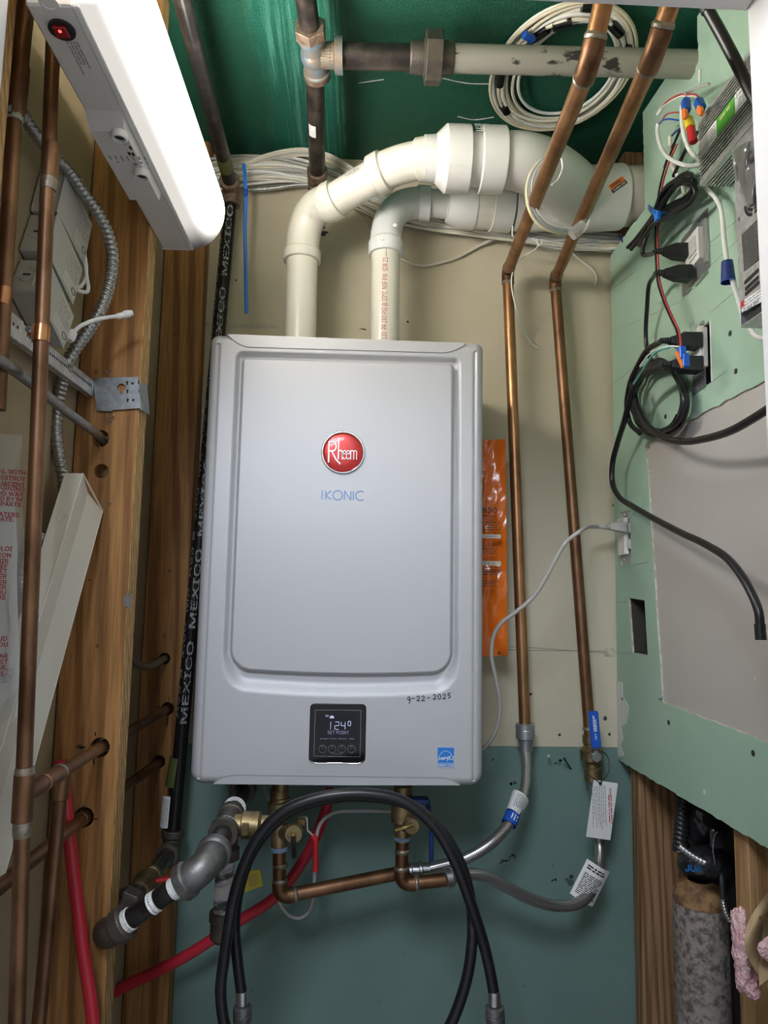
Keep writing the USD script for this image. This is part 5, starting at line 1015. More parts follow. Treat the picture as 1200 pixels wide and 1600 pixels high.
box_behind('outlet_box', 'dark outlet box behind the higher outlet with black plugs', ((1066, 386), (1106, 331), (1110, 416), (1069, 456)), 'galv').done()
box_behind('outlet_box', 'dark outlet box behind the loose duplex outlet', ((1081, 531), (1111, 498), (1114, 597), (1085, 613)), 'dark').done()
t = box_behind('outlet_box', 'empty dark device box seen through the lower cut-out beside the grey panel', ((983, 936), (1006, 940), (1011, 1022), (988, 1018)), 'dark')
bm = blob(W(997, 985, -.028), (.010, .020, .030), 9, .5, 40, 3); t.part('plastic_scrap', bm, 'box_blue', label='crumpled dark plastic in the box'); t.done()
t = Thing('data_outlet', 'small white outlet low in the green wall with the grey heater cord plugged in', 'electrical outlet')
wquad_plate(t, 'yoke', ((968, 800), (985, 797), (986, 884), (970, 886)), -.004, .0018, 'galv', 'metal yoke'); wquad_plate(t, 'face', ((971, 811), (981, 809), (983, 866), (973, 868)), .0, .009, 'device', 'white device body', rad=.001)
wquad_plate(t, 'side_clip', ((981.5, 818), (984, 817), (985, 832), (982.5, 833)), -.003, .007, 'device_shade'); wquad_plate(t, 'side_clip', ((982, 843), (984.5, 842), (985.5, 857), (983, 858)), -.003, .007, 'device_shade')
for py in (804, 874): t.part('screw', lathe(W(976, py, -.002), W(976, py, .001), [(0, .003), (.002, .003), (.003, .002)], 12), 'steel_bright')
for py in (845, 853, 860): t.part('rib', bx(W(975, py, .009)-A([.0012, .002, .0015]), W(975, py, .009)+A([0, .002, .0015])), 'device_shade')
t.done()
# plugs with their cords
def plug(T, px, py, L=.040, h=.022, w=.022, off=.008, m='black', ribs=0):
    c = W(px, py, off); a = [c+A([0, sy*w/2, sz*h/2]) for sy in (-1, 1) for sz in (-1, 1)]; b = [c+A([-L*.55, sy*w*.45, sz*h*.46]) for sy in (-1, 1) for sz in (-1, 1)]; d = [c+A([-L, sy*w*.22, sz*h*.22]) for sy in (-1, 1) for sz in (-1, 1)]
    p = T.part('plug', hull(a+b+d), m, label='black moulded plug' if m == 'black' else None, smooth=50); e = c-EX*L
    for k in range(4): q = e-EX*(.001+.0035*k); T.part('strain_relief', lathe(q, q-EX*.0026, [(0, .0052-.0004*k), (.002, .0052-.0004*k), (.0026, .0046-.0004*k)], 14), m, parent=p)
    for k in range(ribs): q = c-EX*(.005+.0032*k); T.part('grip_rib', bx(q+A([-.0008, -w*.42, h*.47]), q+A([.0008, w*.42, h*.53]), .0004), m, parent=p)
    return e-EX*.012
RCd = .0037
t = Thing('power_cable', 'black power cord folded up and cinched by a blue tie above the outlets', 'power cable')
e = plug(t, 1074, 394)
lo = [(985, 384), (1003, 362), (1022, 338), (1036, 306), (1053, 283), (1075, 280), (1086, 294), (1078, 310), (1056, 322), (1030, 336), (1012, 358), (1000, 380)]
t.part('cord', wire([e, W(1014, 398, .05), W(1004, 396, .05), W(1006, 382, .05), W(1016, 355, .045), W(1027, 330, .04)], RCd, 12), 'rubber')
rk = random.Random(8)
for k, (sx_, sy_, top) in enumerate(((0, 0, 0), (6, -6, 1), (-4, 3, 2), (9, 2, 3), (2, 8, 1))):
    pts = []
    for i, (x, y) in enumerate(lo):
        far = 1 if 2 < i < 9 else .6
        pts.append(W(x+sx_*far*(1 if i < 6 else -.4)+rk.uniform(-2, 2), y+sy_*far+rk.uniform(-2, 2), .018+.0075*k+.006*math.sin(i*1.1+k)))
    t.part('cord_loop', wire(pts if k % 2 else pts[::-1], RCd, 12, 6), 'rubber')
tp_ = [W(1017, 322, .05), W(1023, 330, .068), W(1034, 340, .062), W(1040, 336, .03)]
t.part('tie', tube(spl([W(1014, 324, .01), W(1016, 326, .05), W(1026, 334, .066), W(1038, 337, .05), W(1040, 334, .01)], 6), .0055, 10, flat=.35), 'blue_tie', label='bright blue cable tie'); t.part('tie_head', fbox(W(1027, 339, .068), EY, EZ, EX, .012, .012, .006, .001), 'blue_tie'); t.done()
t = Thing('power_cable', 'black power cord dropping from the lower plug of the higher outlet', 'power cable')
e = plug(t, 1079, 428, .044); t.part('cord', wire([e, W(1021, 433, .045), W(1014, 445, .04), W(1011, 480, .03), W(1009, 520, .022), W(1011, 545, .02), W(1018, 562, .022), W(1040, 568, .02), W(1062, 590, .016), W(1074, 625, .016), W(1066, 660, .018), W(1040, 678, .02), W(1010, 670, .02)], RCd, 12), 'rubber'); t.done()
t = Thing('power_cable', 'thick black cable coiled under the duplex outlet and running out across the grey panel', 'power cable')
e = plug(t, 1092, 534, .046, .023, .024, .008, 'black', 8)
cx0, cy0 = 1029, 622
t.part('cord', wire([e, W(1030, 535, .055), W(1010, 548, .05), W(996, 572, .045), W(984, 600, .04), W(979, 635, .035), W(984, 660, .03), W(1000, 677, .03)], RCd+.0008, 12), 'rubber')
rk = random.Random(5)
for k in range(5):
    R1x, R1y = 44-k*1.8, 58-k*2.0; a0 = rk.uniform(0, 6.28); t.part('cord_loop', wire([W(cx0+R1x*math.cos(a)+rk.uniform(-2, 2), cy0+R1y*math.sin(a)+rk.uniform(-2, 2), .012+.006*(k % 4)) for a in np.linspace(0, 2*np.pi, 17)+a0], RCd+.0005, 12, 5), 'rubber')
t.part('cord', wire([W(988, 600, .042), W(995, 632, .044), W(1010, 662, .046), W(1035, 682, .05), W(1068, 690, .052), W(1100, 686, .055), W(1140, 674, .06), W(1180, 652, .065), W(1240, 612, .07)], RCd+.0016, 14), 'rubber', label='thicker cable crossing the panel'); t.done()
t = Thing('power_cable', 'heavy black cable sweeping down from the duplex outlet and across the grey panel', 'power cable')
e = plug(t, 1093, 571, .046, .023, .024, .008)
t.part('cord', wire([e, W(1032, 573, .06), W(1010, 580, .06), W(994, 598, .055), W(984, 625, .05), W(975, 660, .045), W(964, 695, .04), W(957, 725, .038), W(957, 755, .038), W(968, 777, .04), W(990, 792, .042), W(1025, 812, .045), W(1065, 833, .05), W(1105, 852, .055), W(1140, 876, .06), W(1168, 915, .062), W(1185, 955, .062), W(1188, 985, .062)], .0052, 14), 'rubber')
t.part('cord_end', tube(spl([W(1187, 975, .062), W(1189, 1000, .062)], 6), .0062, 14), 'rubber', label='thicker dark end'); t.done()
t = Thing('heater_cable', 'light grey heater power cord curving from the low white outlet to the heater side', 'power cable')
pb = W(976, 824, .009); e0 = W(935, 823, .055)
t.part('plug', hull([pb+A([0, sy*.011, sz*.010]) for sy in (-1, 1) for sz in (-1, 1)]+[pb+A([-.030, sy*.008, sz*.006+.001]) for sy in (-1, 1) for sz in (-1, 1)]), 'cord_grey', label='grey angled plug', smooth=50)
pe = pb-EX*.029
for k in range(5): q = pe-EX*.0034*k; t.part('strain_relief', lathe(q, q-EX*.0028, [(0, .0056-.0002*k), (.002, .0056-.0002*k), (.0028, .005-.0002*k)], 14), 'cord_grey')
t.part('cord', wire([pe-EX*.010, pe-EX*.026, at(905, 831, -.27), at(884, 848, -.26), at(866, 878, -.25), at(850, 908, -.24), at(832, 934, -.23), at(805, 957, -.22), at(783, 974, -.21), at(771, 995, -.20), at(768, 1025, -.195), at(775, 1062, -.19), at(781, 1100, -.18), at(778, 1132, -.17), at(768, 1155, -.16), at(755, 1170, -.15)], .0036, 12), 'cord_grey'); t.done()
# low-voltage wiring above
def tw(T, name, pts, r, m, lab=None, n=8): T.part(name, wire([W(*p) for p in pts], r, n, 6), m, label=lab)
t = Thing('wiring_lead', 'red and black twin wire hanging past the folded cord down to the duplex outlet', 'wire')
run = [(1058, 225, .03), (1046, 252, .03), (1036, 285, .025), (1030, 320, .02), (1028, 360, .03), (1028, 400, .056), (1031, 440, .05), (1040, 470, .04), (1053, 500, .045), (1062, 522, .062), (1064, 545, .066)]
tw(t, 'red_wire', run, .0016, 'wire_red'); tw(t, 'black_wire', [(x-3.6, y, o) for x, y, o in run], .0016, 'black')
tw(t, 'white_wire', [(1062, 542, .066), (1048, 541, .068), (1030, 545, .066), (1012, 556, .062), (1000, 572, .060)], .0014, 'cable_w'); tw(t, 'teal_wire', [(1046, 543, .068), (1026, 550, .068), (1012, 565, .066), (1002, 582, .064), (990, 600, .062)], .0015, 'wire_teal')
for x, y, o in ((1065, 552, .068), (1070, 564, .064)):
    c = W(x, y, o); b = t.part('lever_connector', fbox(c, EY, EZ, EX, .011, .020, .010, .0015), 'blue', label='blue and orange lever connector'); t.part('lever', fbox(c-EX*.0055-EZ*.004, EY, nrm(A([-.35, 0, 1])), EX, .007, .013, .003, .001), 'orange', parent=b)
t.done()
t = Thing('wiring_lead', 'white-sheathed low-voltage wires with blue and orange lever connectors beside the ribbed driver', 'wire')
tw(t, 'white_cable', [(1096, 258, .03), (1078, 259, .04), (1058, 254, .04), (1040, 242, .04), (1030, 222, .04), (1027, 198, .04), (1029, 192, .04)], .0033, 'cable_w', n=12); tw(t, 'white_cable', [(1096, 252, .03), (1082, 240, .045), (1072, 222, .045), (1066, 195, .045), (1065, 165, .045)], .0033, 'cable_w', n=12)
tw(t, 'white_cable', [(1047, 212, .025), (1047, 236, .022), (1050, 255, .02), (1056, 270, .018), (1066, 288, .015), (1070, 305, .01)], .0033, 'cable', n=12)
tw(t, 'blue_wire', [(1030, 194, .04), (1034, 189, .04), (1044, 186, .04), (1060, 188, .035)], .0012, 'blue'); tw(t, 'red_wire', [(1032, 192, .04), (1040, 180, .038), (1052, 176, .036), (1064, 176, .035)], .0012, 'wire_red'); tw(t, 'blue_wire', [(1050, 212, .025), (1056, 206, .025), (1064, 200, .025)], .0016, 'navy')
tw(t, 'black_wire', [(1092, 205, .035), (1078, 222, .03), (1066, 245, .025), (1052, 275, .02)], .0030, 'black', n=10); tw(t, 'black_wire', [(1064, 200, .02), (1056, 218, .02), (1046, 240, .02), (1038, 262, .02)], .0022, 'black')
tw(t, 'white_stub', [(1028, 178, .04), (1034, 169, .04)], .0032, 'cable_w', n=10)
for m_, dy in (('cable3', -4), ('wire_red', -1), ('cable_w', 2)): tw(t, 'thin_wire', [(1034, 168, .04), (1042, 160+dy, .042), (1055, 152+dy, .044), (1068, 148+dy, .045), (1074, 154, .048)], .0012, m_)
for m_, dy in (('wire_red', 0), ('cable_w', 3)): tw(t, 'thin_wire', [(1072, 148+dy, .045), (1082, 147+dy, .047), (1090, 150+dy, .05), (1092, 158, .052)], .0012, m_)
tw(t, 'grey_cable', [(1072, 145, .035), (1086, 139, .03), (1108, 131, .03)], .0024, 'cable3')
for (x, y, o), (x2, y2, o2) in (((1071, 157, .052), (1074, 182, .056)), ((1091, 158, .058), (1099, 176, .060))):
    a, b_ = W(x, y, o), W(x2, y2, o2); dv2 = b_-a; b = t.part('lever_connector', fbox(a+dv2*.35, nrm(np.cross(dv2, EX)), dv2, EX, .0125, np.linalg.norm(dv2)*.75, .011, .002), 'blue', label='blue lever connector'); t.part('lever', fbox(a+dv2*.82-EX*.003, nrm(np.cross(dv2, EX)), dv2, EX, .009, np.linalg.norm(dv2)*.55, .007, .002), 'orange', parent=b)
a, b_ = W(1075, 186, .048), W(1079, 200, .048); t.part('yellow_sleeve', rod(a, b_, .0072, 16), 'yellow'); c2_ = W(1084, 222, .046); t.part('red_splice', rod(b_, c2_, .0062, 16), 'red'); t.done()
# ribbed driver
XD = XR-.052
def D_(px, py): return atx(px, py, XD)
dy0 = D_(1092, 250)[1]; dz0, dz1 = D_(1094, 290)[2], D_(1090, 203)[2]; dz1 = D_(1091, 190)[2]; yn_ = -.83
t = Thing('led_driver', 'ribbed aluminium LED driver with green label, mounted along the green wall', 'electrical driver')
hD = dz1-dz0; prof = sbox(XD+.003, dz0+.004, XR-.003, dz1-.003)
prof = prof.union(sbox(XD+.0005, dz0+hD*.40, XR-.01, dz0+hD*.68)).union(sbox(XD, dz0, XD+.008, dz0+.009)).union(sbox(XD+.0, dz1-.006, XD+.008, dz1)).union(sbox(XD+.0015, dz0+.009, XD+.008, dz0+.014))
prof = prof.difference(sbox(XD-.01, dz0+.012, XD+.011, dz0+hD*.40)).difference(sbox(XD-.01, dz0+hD*.68, XD+.011, dz1-.006))
for k in range(5): z_ = dz0+.0135+k*(hD*.40-.012)/5; prof = prof.union(sbox(XD, z_, XD+.012, z_+.0017))
for k in range(5): z_ = dz0+hD*.68+.003+k*(hD*.32-.008)/5; prof = prof.union(sbox(XD, z_, XD+.012, z_+.0017))
for k in range(8): x_ = XD+.010+k*.0048; prof = prof.union(sbox(x_, dz0, x_+.002, dz0+.006))
mD = extr(prof, dy0-yn_); mD.vertices = np.c_[mD.vertices[:, 0], yn_+mD.vertices[:, 2], mD.vertices[:, 1]]; mD.invert(); t.part('heat_sink', mD, 'alu', smooth=False, label='finned aluminium body')
def dq(T, nm, pts, off, m, lab=None): 
    P_ = Polygon([(D_(*p)[1], D_(*p)[2]) for p in pts]); return T.part(nm, wall_plate(P_, XD-off, .0004), m, label=lab, smooth=False)
def along(px, py, w_, h_): p = D_(px, py); return p
zm0, zm1 = dz0+hD*.41, dz0+hD*.67; g0_, g1_ = D_(1120, 200)[1], D_(1147, 148)[1]
t.part('green_label', bx([XD-.0002, g1_, zm0], [XD+.0008, g0_, zm1], .0001), 'green_label', smooth=False); w0_ = D_(1107, 214)[1]
t.part('white_label', bx([XD-.0002, g0_+.001, zm0], [XD+.0008, w0_, zm1], .0001), 'sticker_white', smooth=False); t.part('white_label', bx([XD-.0002, yn_+.02, zm0], [XD+.0008, g1_-.001, zm1], .0001), 'sticker_white', smooth=False)
hz = (zm0+zm1)/2
t.part('lettering', cat(scribble(abs(g0_-w0_)*.8, (zm1-zm0)*.8, 5, A([XD-.0003, (g0_+w0_)/2, hz]), -EY, EZ, seed=71, fill=.35), text('12V', .010, A([XD-.0003, g1_-.016, hz+.011]), -EY, EZ, .0002), scribble(.05, (zm1-zm0)*.5, 4, A([XD-.0003, g1_-.034, hz-.004]), -EY, EZ, seed=72, fill=.35)), 'print_grey', smooth=False)
t.part('lettering', scribble(abs(g1_-g0_)*.6, .007, 1, A([XD-.0003, (g0_+g1_)/2, hz+.006]), -EY, EZ, seed=73, fill=.6, ragged=.1), 'wire_yellow', smooth=False)
t.done()
# switched power supply half hidden by the jamb
XP = XR-.050
def Pp(px, py): return atx(px, py, XP)
py0 = Pp(1152, 400)[1]; pz0, pz1 = Pp(1160, 510)[2], Pp(1146, 205)[2]
t = Thing('power_supply', 'grey perforated metal power supply half hidden behind the white jamb', 'power supply')
t.part('case', bx([XP, -.83, pz0+.02], [XR-.002, py0, pz1], .0012), 'galv', smooth=False); t.part('terminal_tray', cat(bx([XP, -.83, pz0], [XR-.002, py0, pz0+.002], .0004), bx([XR-.006, -.83, pz0], [XR-.002, py0, pz0+.021], .0004), bx([XP+.0, py0-.0015, pz0], [XR-.002, py0, pz0+.021], .0004)), 'galv', smooth=False)
pm = lambda px, py: (Pp(px, py)[1], Pp(px, py)[2])
fcn = pm(1178, 308)
for r_ in (.020, .0145, .009):
    for a0 in (20, 110, 200, 290): t.part('fan_slot', wall_plate(LineString([(fcn[0]+r_*math.cos(math.radians(a)), fcn[1]+r_*math.sin(math.radians(a))) for a in np.linspace(a0, a0+64, 8)]).buffer(.0022, 4), XP-.0004, .0005), 'black', smooth=False)
gq = Polygon([pm(1159, 367), pm(1186, 341), pm(1189, 404), pm(1163, 424)]); t.part('vent_mesh', wall_plate(gq, XP-.0004, .0005), 'black_soft', smooth=False, label='dark perforated vent')
gx = gq.bounds; 
dots = [Point(y, z).buffer(.0007, 3) for y in np.arange(gx[0], gx[2], .0026) for z in np.arange(gx[1], gx[3], .0026) if gq.contains(Point(y, z))]
t.part('mesh_wires', cat(*[wall_plate(d, XP-.0007, .0004) for d in dots]), 'galv', smooth=False, kind='stuff')
for a in ((1165, 441, 1184, 423), (1166, 451, 1184, 434), (1166, 459, 1185, 442)): t.part('slot', wall_plate(LineString([pm(a[0], a[1]), pm(a[2], a[3])]).buffer(.0026, 5), XP-.0004, .0005), 'black', smooth=False)
p = Pp(1155, 342); t.part('screw', lathe(p, p-EX*.0012, [(0, .0028), (.0012, .002)], 12), 'steel_dark')
lq = Polygon([pm(1157, 473), pm(1195, 447), pm(1197, 468), pm(1160, 488)]); lb = t.part('label', wall_plate(lq, XP-.0004, .0004), 'sticker_white', smooth=False)
pq = Pp(1161, 475); t.part('logo_square', bx(pq-A([.0007, .004, .004]), pq+A([0, .004, .004])), 'red', parent=lb, smooth=False); t.part('lettering', cat(text('CE', .006, Pp(1162, 484)-EX*.0006, -EY, EZ, .0002), scribble(.05, .012, 3, Pp(1180, 466)-EX*.0006, -EY, EZ, seed=81, fill=.4), scribble(.03, .006, 1, Pp(1178, 476)-EX*.0006, -EY, EZ, seed=82, fill=.5)), 'print_grey', parent=lb, smooth=False)
for k in range(3): q = A([XP+.006+.012*k, py0-.022, pz0+.010]); t.part('terminal_barrier', bx(q-A([.0012, .014, .007]), q+A([.0012, .012, .007])), 'black')
t.part('terminal_cover', bx(A([XP+.004, py0-.05, pz0+.003]), A([XR-.008, py0-.03, pz0+.019])), 'black')
t.done()
t = Thing('wiring_lead', 'white printed cable through a split blue bushing between driver and power supply', 'wire')
tw(t, 'white_cable', [(1098, 288, .02), (1106, 297, .02), (1120, 312, .022), (1127, 330, .022), (1130, 360, .022), (1134, 395, .024), (1138, 420, .026), (1145, 440, .024), (1152, 462, .016), (1160, 490, .01)], .0034, 'cable_w', n=12)
bu0, bu1 = W(1136, 409, .028), W(1138, 440, .028); t.part('bushing', tube([bu0, bu1], [.0075, .0095], 20, cap=False), 'navy', label='dark blue split bushing'); t.part('bushing_rim', tube([bu1-EZ*.001, bu1], [.0098, .0096], 20, cap=False), 'blue')
tw(t, 'white_cable', [(1172, 512, .02), (1178, 522, .02), (1190, 528, .02), (1205, 527, .02)], .0034, 'cable_w', n=12); t.done()
t = Thing('steel_strap', 'crumpled shiny galvanised strap in front of the power supply', 'bracket')
def st(u, v):
    px = 1147+u*40; py = 236+v*86+u*22*(v-.4)-10*math.sin(u*2.6); o = .058+.030*math.sin(math.pi*u*.9)+.010*math.sin(v*7+u*4)+.004*math.sin(13*u+9*v); px += 22*v*(1-u)*v; return W(px, py, o)
t.part('sheet', sheetxy(22, 26, lambda u, v: st(u, v)), 'steel_bright', smooth=True); t.part('rolled_edge', wire([st(0, v) for v in np.linspace(0, 1, 9)], .0022, 8), 'galv')
for u, v in ((.45, .12), (.6, .22)): c = st(u, v); t.part('dimple', lathe(c+EX*.001, c-EX*.002, [(0, .004), (.002, .003), (.003, .001)], 12), 'steel')
t.done()
t = Thing('black_conduit', 'black plastic tube slanting across the upper corner before the ribbed driver', 'conduit')
t.part('tube', tube(resample([at(1086, -20, -.70), at(1132, 62, -.70), at(1182, 160, -.70)], .02), .0068, 18), 'rubber'); q0 = at(1103, 12, -.70); q1 = at(1101, 8, -.70); t.part('collar', tube([at(1101, 7, -.70), at(1106, 17, -.70)], .0074, 18), 'black'); t.done()
# ================================================================== UNDER THE HEATER
t = Thing('water_valve', 'hot-side copper service valve under the heater with brass cap and red-handled lever', 'valve')
VX = at(437, 1300, -.20)
def cu_run(t, pts, r=.0111, m='copper_dull'):
    for a, b, c in zip(pts, pts[1:], pts[2:]): t.part('elbow', cu_elbow(a, b, c, r), 'copper_dull')
    for i, (a, b) in enumerate(zip(pts, pts[1:])): t.part('pipe', rodt(a, b, r, 22, .016 if i else 0, .016 if i < len(pts)-2 else 0), m)
a0, a1, a2 = at(436, 1290, -.20), at(437, 1402, -.20), at(640, 1361, -.160)
cu_run(t, [a0, a1, a2]); t.part('solder_joint', solder(at(438, 1352, -.20), EZ, .0111), 'solder'); t.part('solder_joint', solder(a1+nrm(a2-a1)*.026, a2-a1, .0111), 'solder'); t.part('solder_joint', solder(a1+EZ*.026, EZ, .0111), 'solder')
t.part('valve_body', lathe(at(436, 1232, -.20), at(436, 1322, -.20), [(0, .0150), (.020, .0150), (.022, .0185), (.052, .0185), (.056, .0145), (.10, .0140)], 26), 'brass_dark'); t.part('thread_tape', lathe(at(436, 1322, -.20), at(436, 1330, -.20), [(0, .0150), (.007, .0148)], 22), 'pale_blue', label='pale blue gasket ring')
cpv = at(459, 1302, -.235); t.part('side_port', rod(at(440, 1300, -.20), cpv, .012, 18), 'brass_dark'); cpp = t.part('cap', lathe(cpv+EY*.008, cpv-EY*.006, [(0, .0150), (.012, .0150), (.014, .0135)], 28), 'brass_dark', label='round brass cap'); t.part('cap_pin', rod(cpv-EY*.006, cpv-EY*.014, .0036, 14), 'brass', parent=cpp); t.part('cap_strap', wire([cpv-EY*.013, cpv+A([.001, -.014, -.012]), cpv+A([.003, -.010, -.034])], .0034, 8), 'black', parent=cpp)
l0 = at(470, 1279, -.20); hv = t.part('lever_arm', tube(fil([at(470, 1278, -.215), at(479, 1277, -.22), at(480, 1298, -.22), at(491, 1308, -.22), at(493, 1318, -.22)], .004), .0028, 10, flat=.6), 'steel_bright', label='bent steel lever'); t.part('grip', tube(fil([at(488, 1305, -.22), at(493, 1312, -.22), at(493, 1362, -.22)], .006), 0.0048, 12, flat=.7), 'red', parent=hv, label='red vinyl grip')
t.part('lever_nut', hexa(at(465, 1283, -.205), at(478, 1283, -.205), .0085, 6), 'brass', smooth=25); t.part('inlet', lathe(at(438, 1250, -.20), at(438, 1215, -.20), [(0, .0165), (.004, .0165), (.005, .0145), (.03, .0145)], 24), 'brass_dark'); t.done()
t = Thing('water_valve', 'cold-side copper service valve under the heater with a dark blue handle', 'valve')
a0, a1, a2 = at(629, 1300, -.19), at(627, 1382, -.19), at(698, 1374, -.19)
cu_run(t, [a0, a1, a2]); t.part('solder_joint', solder(a1+EZ*.026, EZ, .0111), 'solder'); t.part('solder_joint', solder(a1+nrm(a2-a1)*.026, a2-a1, .0111), 'solder'); t.part('solder_joint', solder(at(629, 1330, -.19), EZ, .0111), 'solder')
t.part('valve_body', lathe(at(630, 1228, -.19), at(629, 1308, -.19), [(0, .0160), (.022, .0160), (.024, .0200), (.058, .0200), (.062, .0150), (.09, .0145)], 26), 'brass_dark'); t.part('thread_tape', lathe(at(629, 1306, -.19), at(629, 1313, -.19), [(0, .0150), (.006, .0148)], 22), 'pale_blue', label='pale blue gasket ring')
cpv = at(643, 1290, -.22); t.part('side_port', rod(at(630, 1290, -.19), cpv, .011, 18), 'brass_dark'); t.part('cap', lathe(cpv+EY*.006, cpv-EY*.006, [(0, .0135), (.010, .0135), (.012, .012)], 26), 'brass_dark', label='round brass cap'); t.part('cap_pin', wire([at(618, 1297, -.235), at(633, 1293, -.238), at(645, 1289, -.235)], .0030, 10), 'brass')
t.part('handle', fbox(at(654, 1250, -.21), EX, EY, EZ, .035, .020, .009, .003), 'navy', label='dark blue handle'); t.part('lever', tube(fil([at(668, 1252, -.17), at(674, 1300, -.15), at(674, 1346, -.15)], .01), .0040, 10), 'navy', label='dark blue lever'); t.done()
# black hose: one length coiled twice round
def ringpt(px, py, Y): return at(px, py, Y)
t = Thing('drain_hose', 'long black rubber hose coiled under the heater with silver couplings at both ends', 'hose')
h1 = [(378, 1556, -0.340), (371, 1500, -0.340), (367, 1445, -0.340), (375, 1385, -0.350), (398, 1325, -0.360), (445, 1274, -0.365), (510, 1249, -0.370), (575, 1245, -0.370), (640, 1258, -0.370), (690, 1298, -0.370), (722, 1355, -0.370), (737, 1420, -0.380), (736, 1490, -0.385), (722, 1555, -0.385), (690, 1625, -0.385),
      (620, 1690, -0.385), (530, 1710, -0.385), (430, 1690, -0.385), (360, 1625, -0.385), (345, 1555, -0.385), (350, 1500, -0.385), (357, 1450, -0.388), (366, 1400, -0.390), (382, 1350, -0.394), (405, 1306, -0.396), (442, 1268, -0.398), (500, 1246, -0.398), (570, 1240, -0.398), (630, 1252, -0.398), (676, 1288, -0.398), (708, 1340, -0.398), (735, 1410, -0.395), (757, 1480, -0.390), (768, 1530, -0.390), (772, 1556, -0.390)]
hp_ = resample(spl([at(*p) for p in h1], 8), .008); t.part('hose', tube(hp_, .0079, 18), 'rubber')
for p, q, Y in (((378, 1550), (379, 1592), -.34), ((772, 1550), (774, 1594), -.39)):
    a, b_ = at(*p, Y), at(*q, Y); t.part('ferrule', lathe(a-nrm(b_-a)*.002, b_, [(0, .0086), (.018, .0090), (.019, .0078)], 22), 'steel_bright', label='crimped silver ferrule'); c = a+nrm(b_-a)*.018
    t.part('hose_nut', lathe(c, c+nrm(b_-a)*.022, [(0, .0095), (.002, .0130), (.010, .0135), (.011, .0122), (.012, .0135), (.021, .0135), (.022, .0110), (.018, .0100)], 24), 'malleable_grey', label='knurled coupling nut')
t.done()
t = Thing('drain_tube', 'thin white drain tube looping below the copper elbow', 'tube')
t.part('tube', wire([at(436, 1335, -.13), at(434, 1385, -.13), at(438, 1412, -.13), at(452, 1430, -.13), at(468, 1434, -.13), at(482, 1424, -.13), at(489, 1405, -.13), at(491, 1380, -.13), at(492, 1340, -.13), at(494, 1310, -.13), at(502, 1285, -.13), at(522, 1270, -.12), at(560, 1267, -.11), at(620, 1268, -.10)], .0032, 10), 'cable3'); t.done()
t = Thing('thin_tube', 'short grey-white tube slanting behind the brass gas valve', 'tube'); t.part('tube', wire([at(412, 1228, -.12), at(420, 1250, -.12), at(432, 1275, -.13)], .0035, 10), 'cable3'); t.done()
t = Thing('yellow_tag', 'yellow caution tag with small print hanging behind the black hose', 'tag')
c4 = [at(352, 1365, -.15), at(406, 1359, -.15), at(411, 1384, -.15), at(358, 1402, -.15)]; o_ = at(382, 1378, -.15); gp = Polygon([((p-o_)[0], (p-o_)[2]) for p in c4])
t.part('card', plate(gp, .0006, o_, EX, EZ), 'yellow', smooth=False); t.part('lettering', scribble(.018, .020, 5, at(396, 1376, -.1508), nrm(EX+.2*EZ), EZ, seed=91, fill=.3), 'print_grey', smooth=False); t.done()
# orange bag between the heater and the copper pipe
t = Thing('warning_bag', 'orange plastic warning bag with black print hanging between heater side and copper pipe', 'bag')
def ob(u, v):
    px = 712+u*78+2.5*v*0; py = 690+(1028-690)*(1-v)+(-4*u); Y = -.10+.018*math.sin(u*3)-.0; w = (meshkit.fbm(A([[u*5, v*9, 2.2]]), 4, 3)[0]-.5); return at(px+3*(1-v), py, Y+w*.020)
t.part('film', sheetxy(24, 60, ob), 'orange_bag', smooth=True)
def obt(s, px, py, h, wd, m='print', rows=None, seed=1):
    o = at(px, py, -.117)
    return text(s, h, o, EX, EZ, .0003, width=wd, bold=True) if s else scribble(wd, h, rows, o, EX, EZ, seed=seed, fill=.35)
pr_ = [obt('WARNING', 757, 797, .0105, .047)]
for py, h, rows, wd, sd in ((822, .018, 4, .034, 1), (806, .004, 1, .036, 2), (861, .012, 3, .034, 5), (892, .018, 4, .034, 3), (912, .012, 3, .034, 4)): pr_.append(obt('', 768, py, h, wd, rows=rows, seed=sd))
t.part('lettering', cat(pr_), 'print', label='black WARNING print', smooth=False)
for py in (838, 880): 
    b = t.part('white_strip', plate(rrect(.036, .0075, .0003), .0003, at(768, py, -.117), EX, EZ), 'label_grey', smooth=False); t.part('lettering', scribble(.028, .004, 1, at(768, py, -.1175), EX, EZ, seed=int(py), fill=.6), 'print_grey', parent=b, smooth=False)
t.part('recycling_mark', strokes([[(0, .003), (.003, -.002), (-.003, -.002), (0, .003)], [(-.001, .0), (.001, 0)]], .0012, .0003, at(780, 1020, -.116), EX, EZ), 'print', smooth=False); t.done()
# loose screws in the dark green board
for (x, y, x2, y2, m_, lb) in ((857, 1181, 861, 1196, 'steel_bright', 'bright screw sticking out of the dark green board'), (882, 1186, 893, 1203, 'black', 'black screw sticking out of the dark green board')):
    t = Thing('wall_screw', lb, 'screw'); a, b_ = at(x, y, -.030), at(x2, y2, .004); t.part('shank', rod(a, b_, .0016, 10), m_)
    hd_ = a if m_ != 'black' else at(x2, y2, -.004); t.part('head', lathe(a, a+nrm(b_-a)*.003, [(0, .0032), (.001, .0032), (.003, .0016)], 12), m_); t.done()
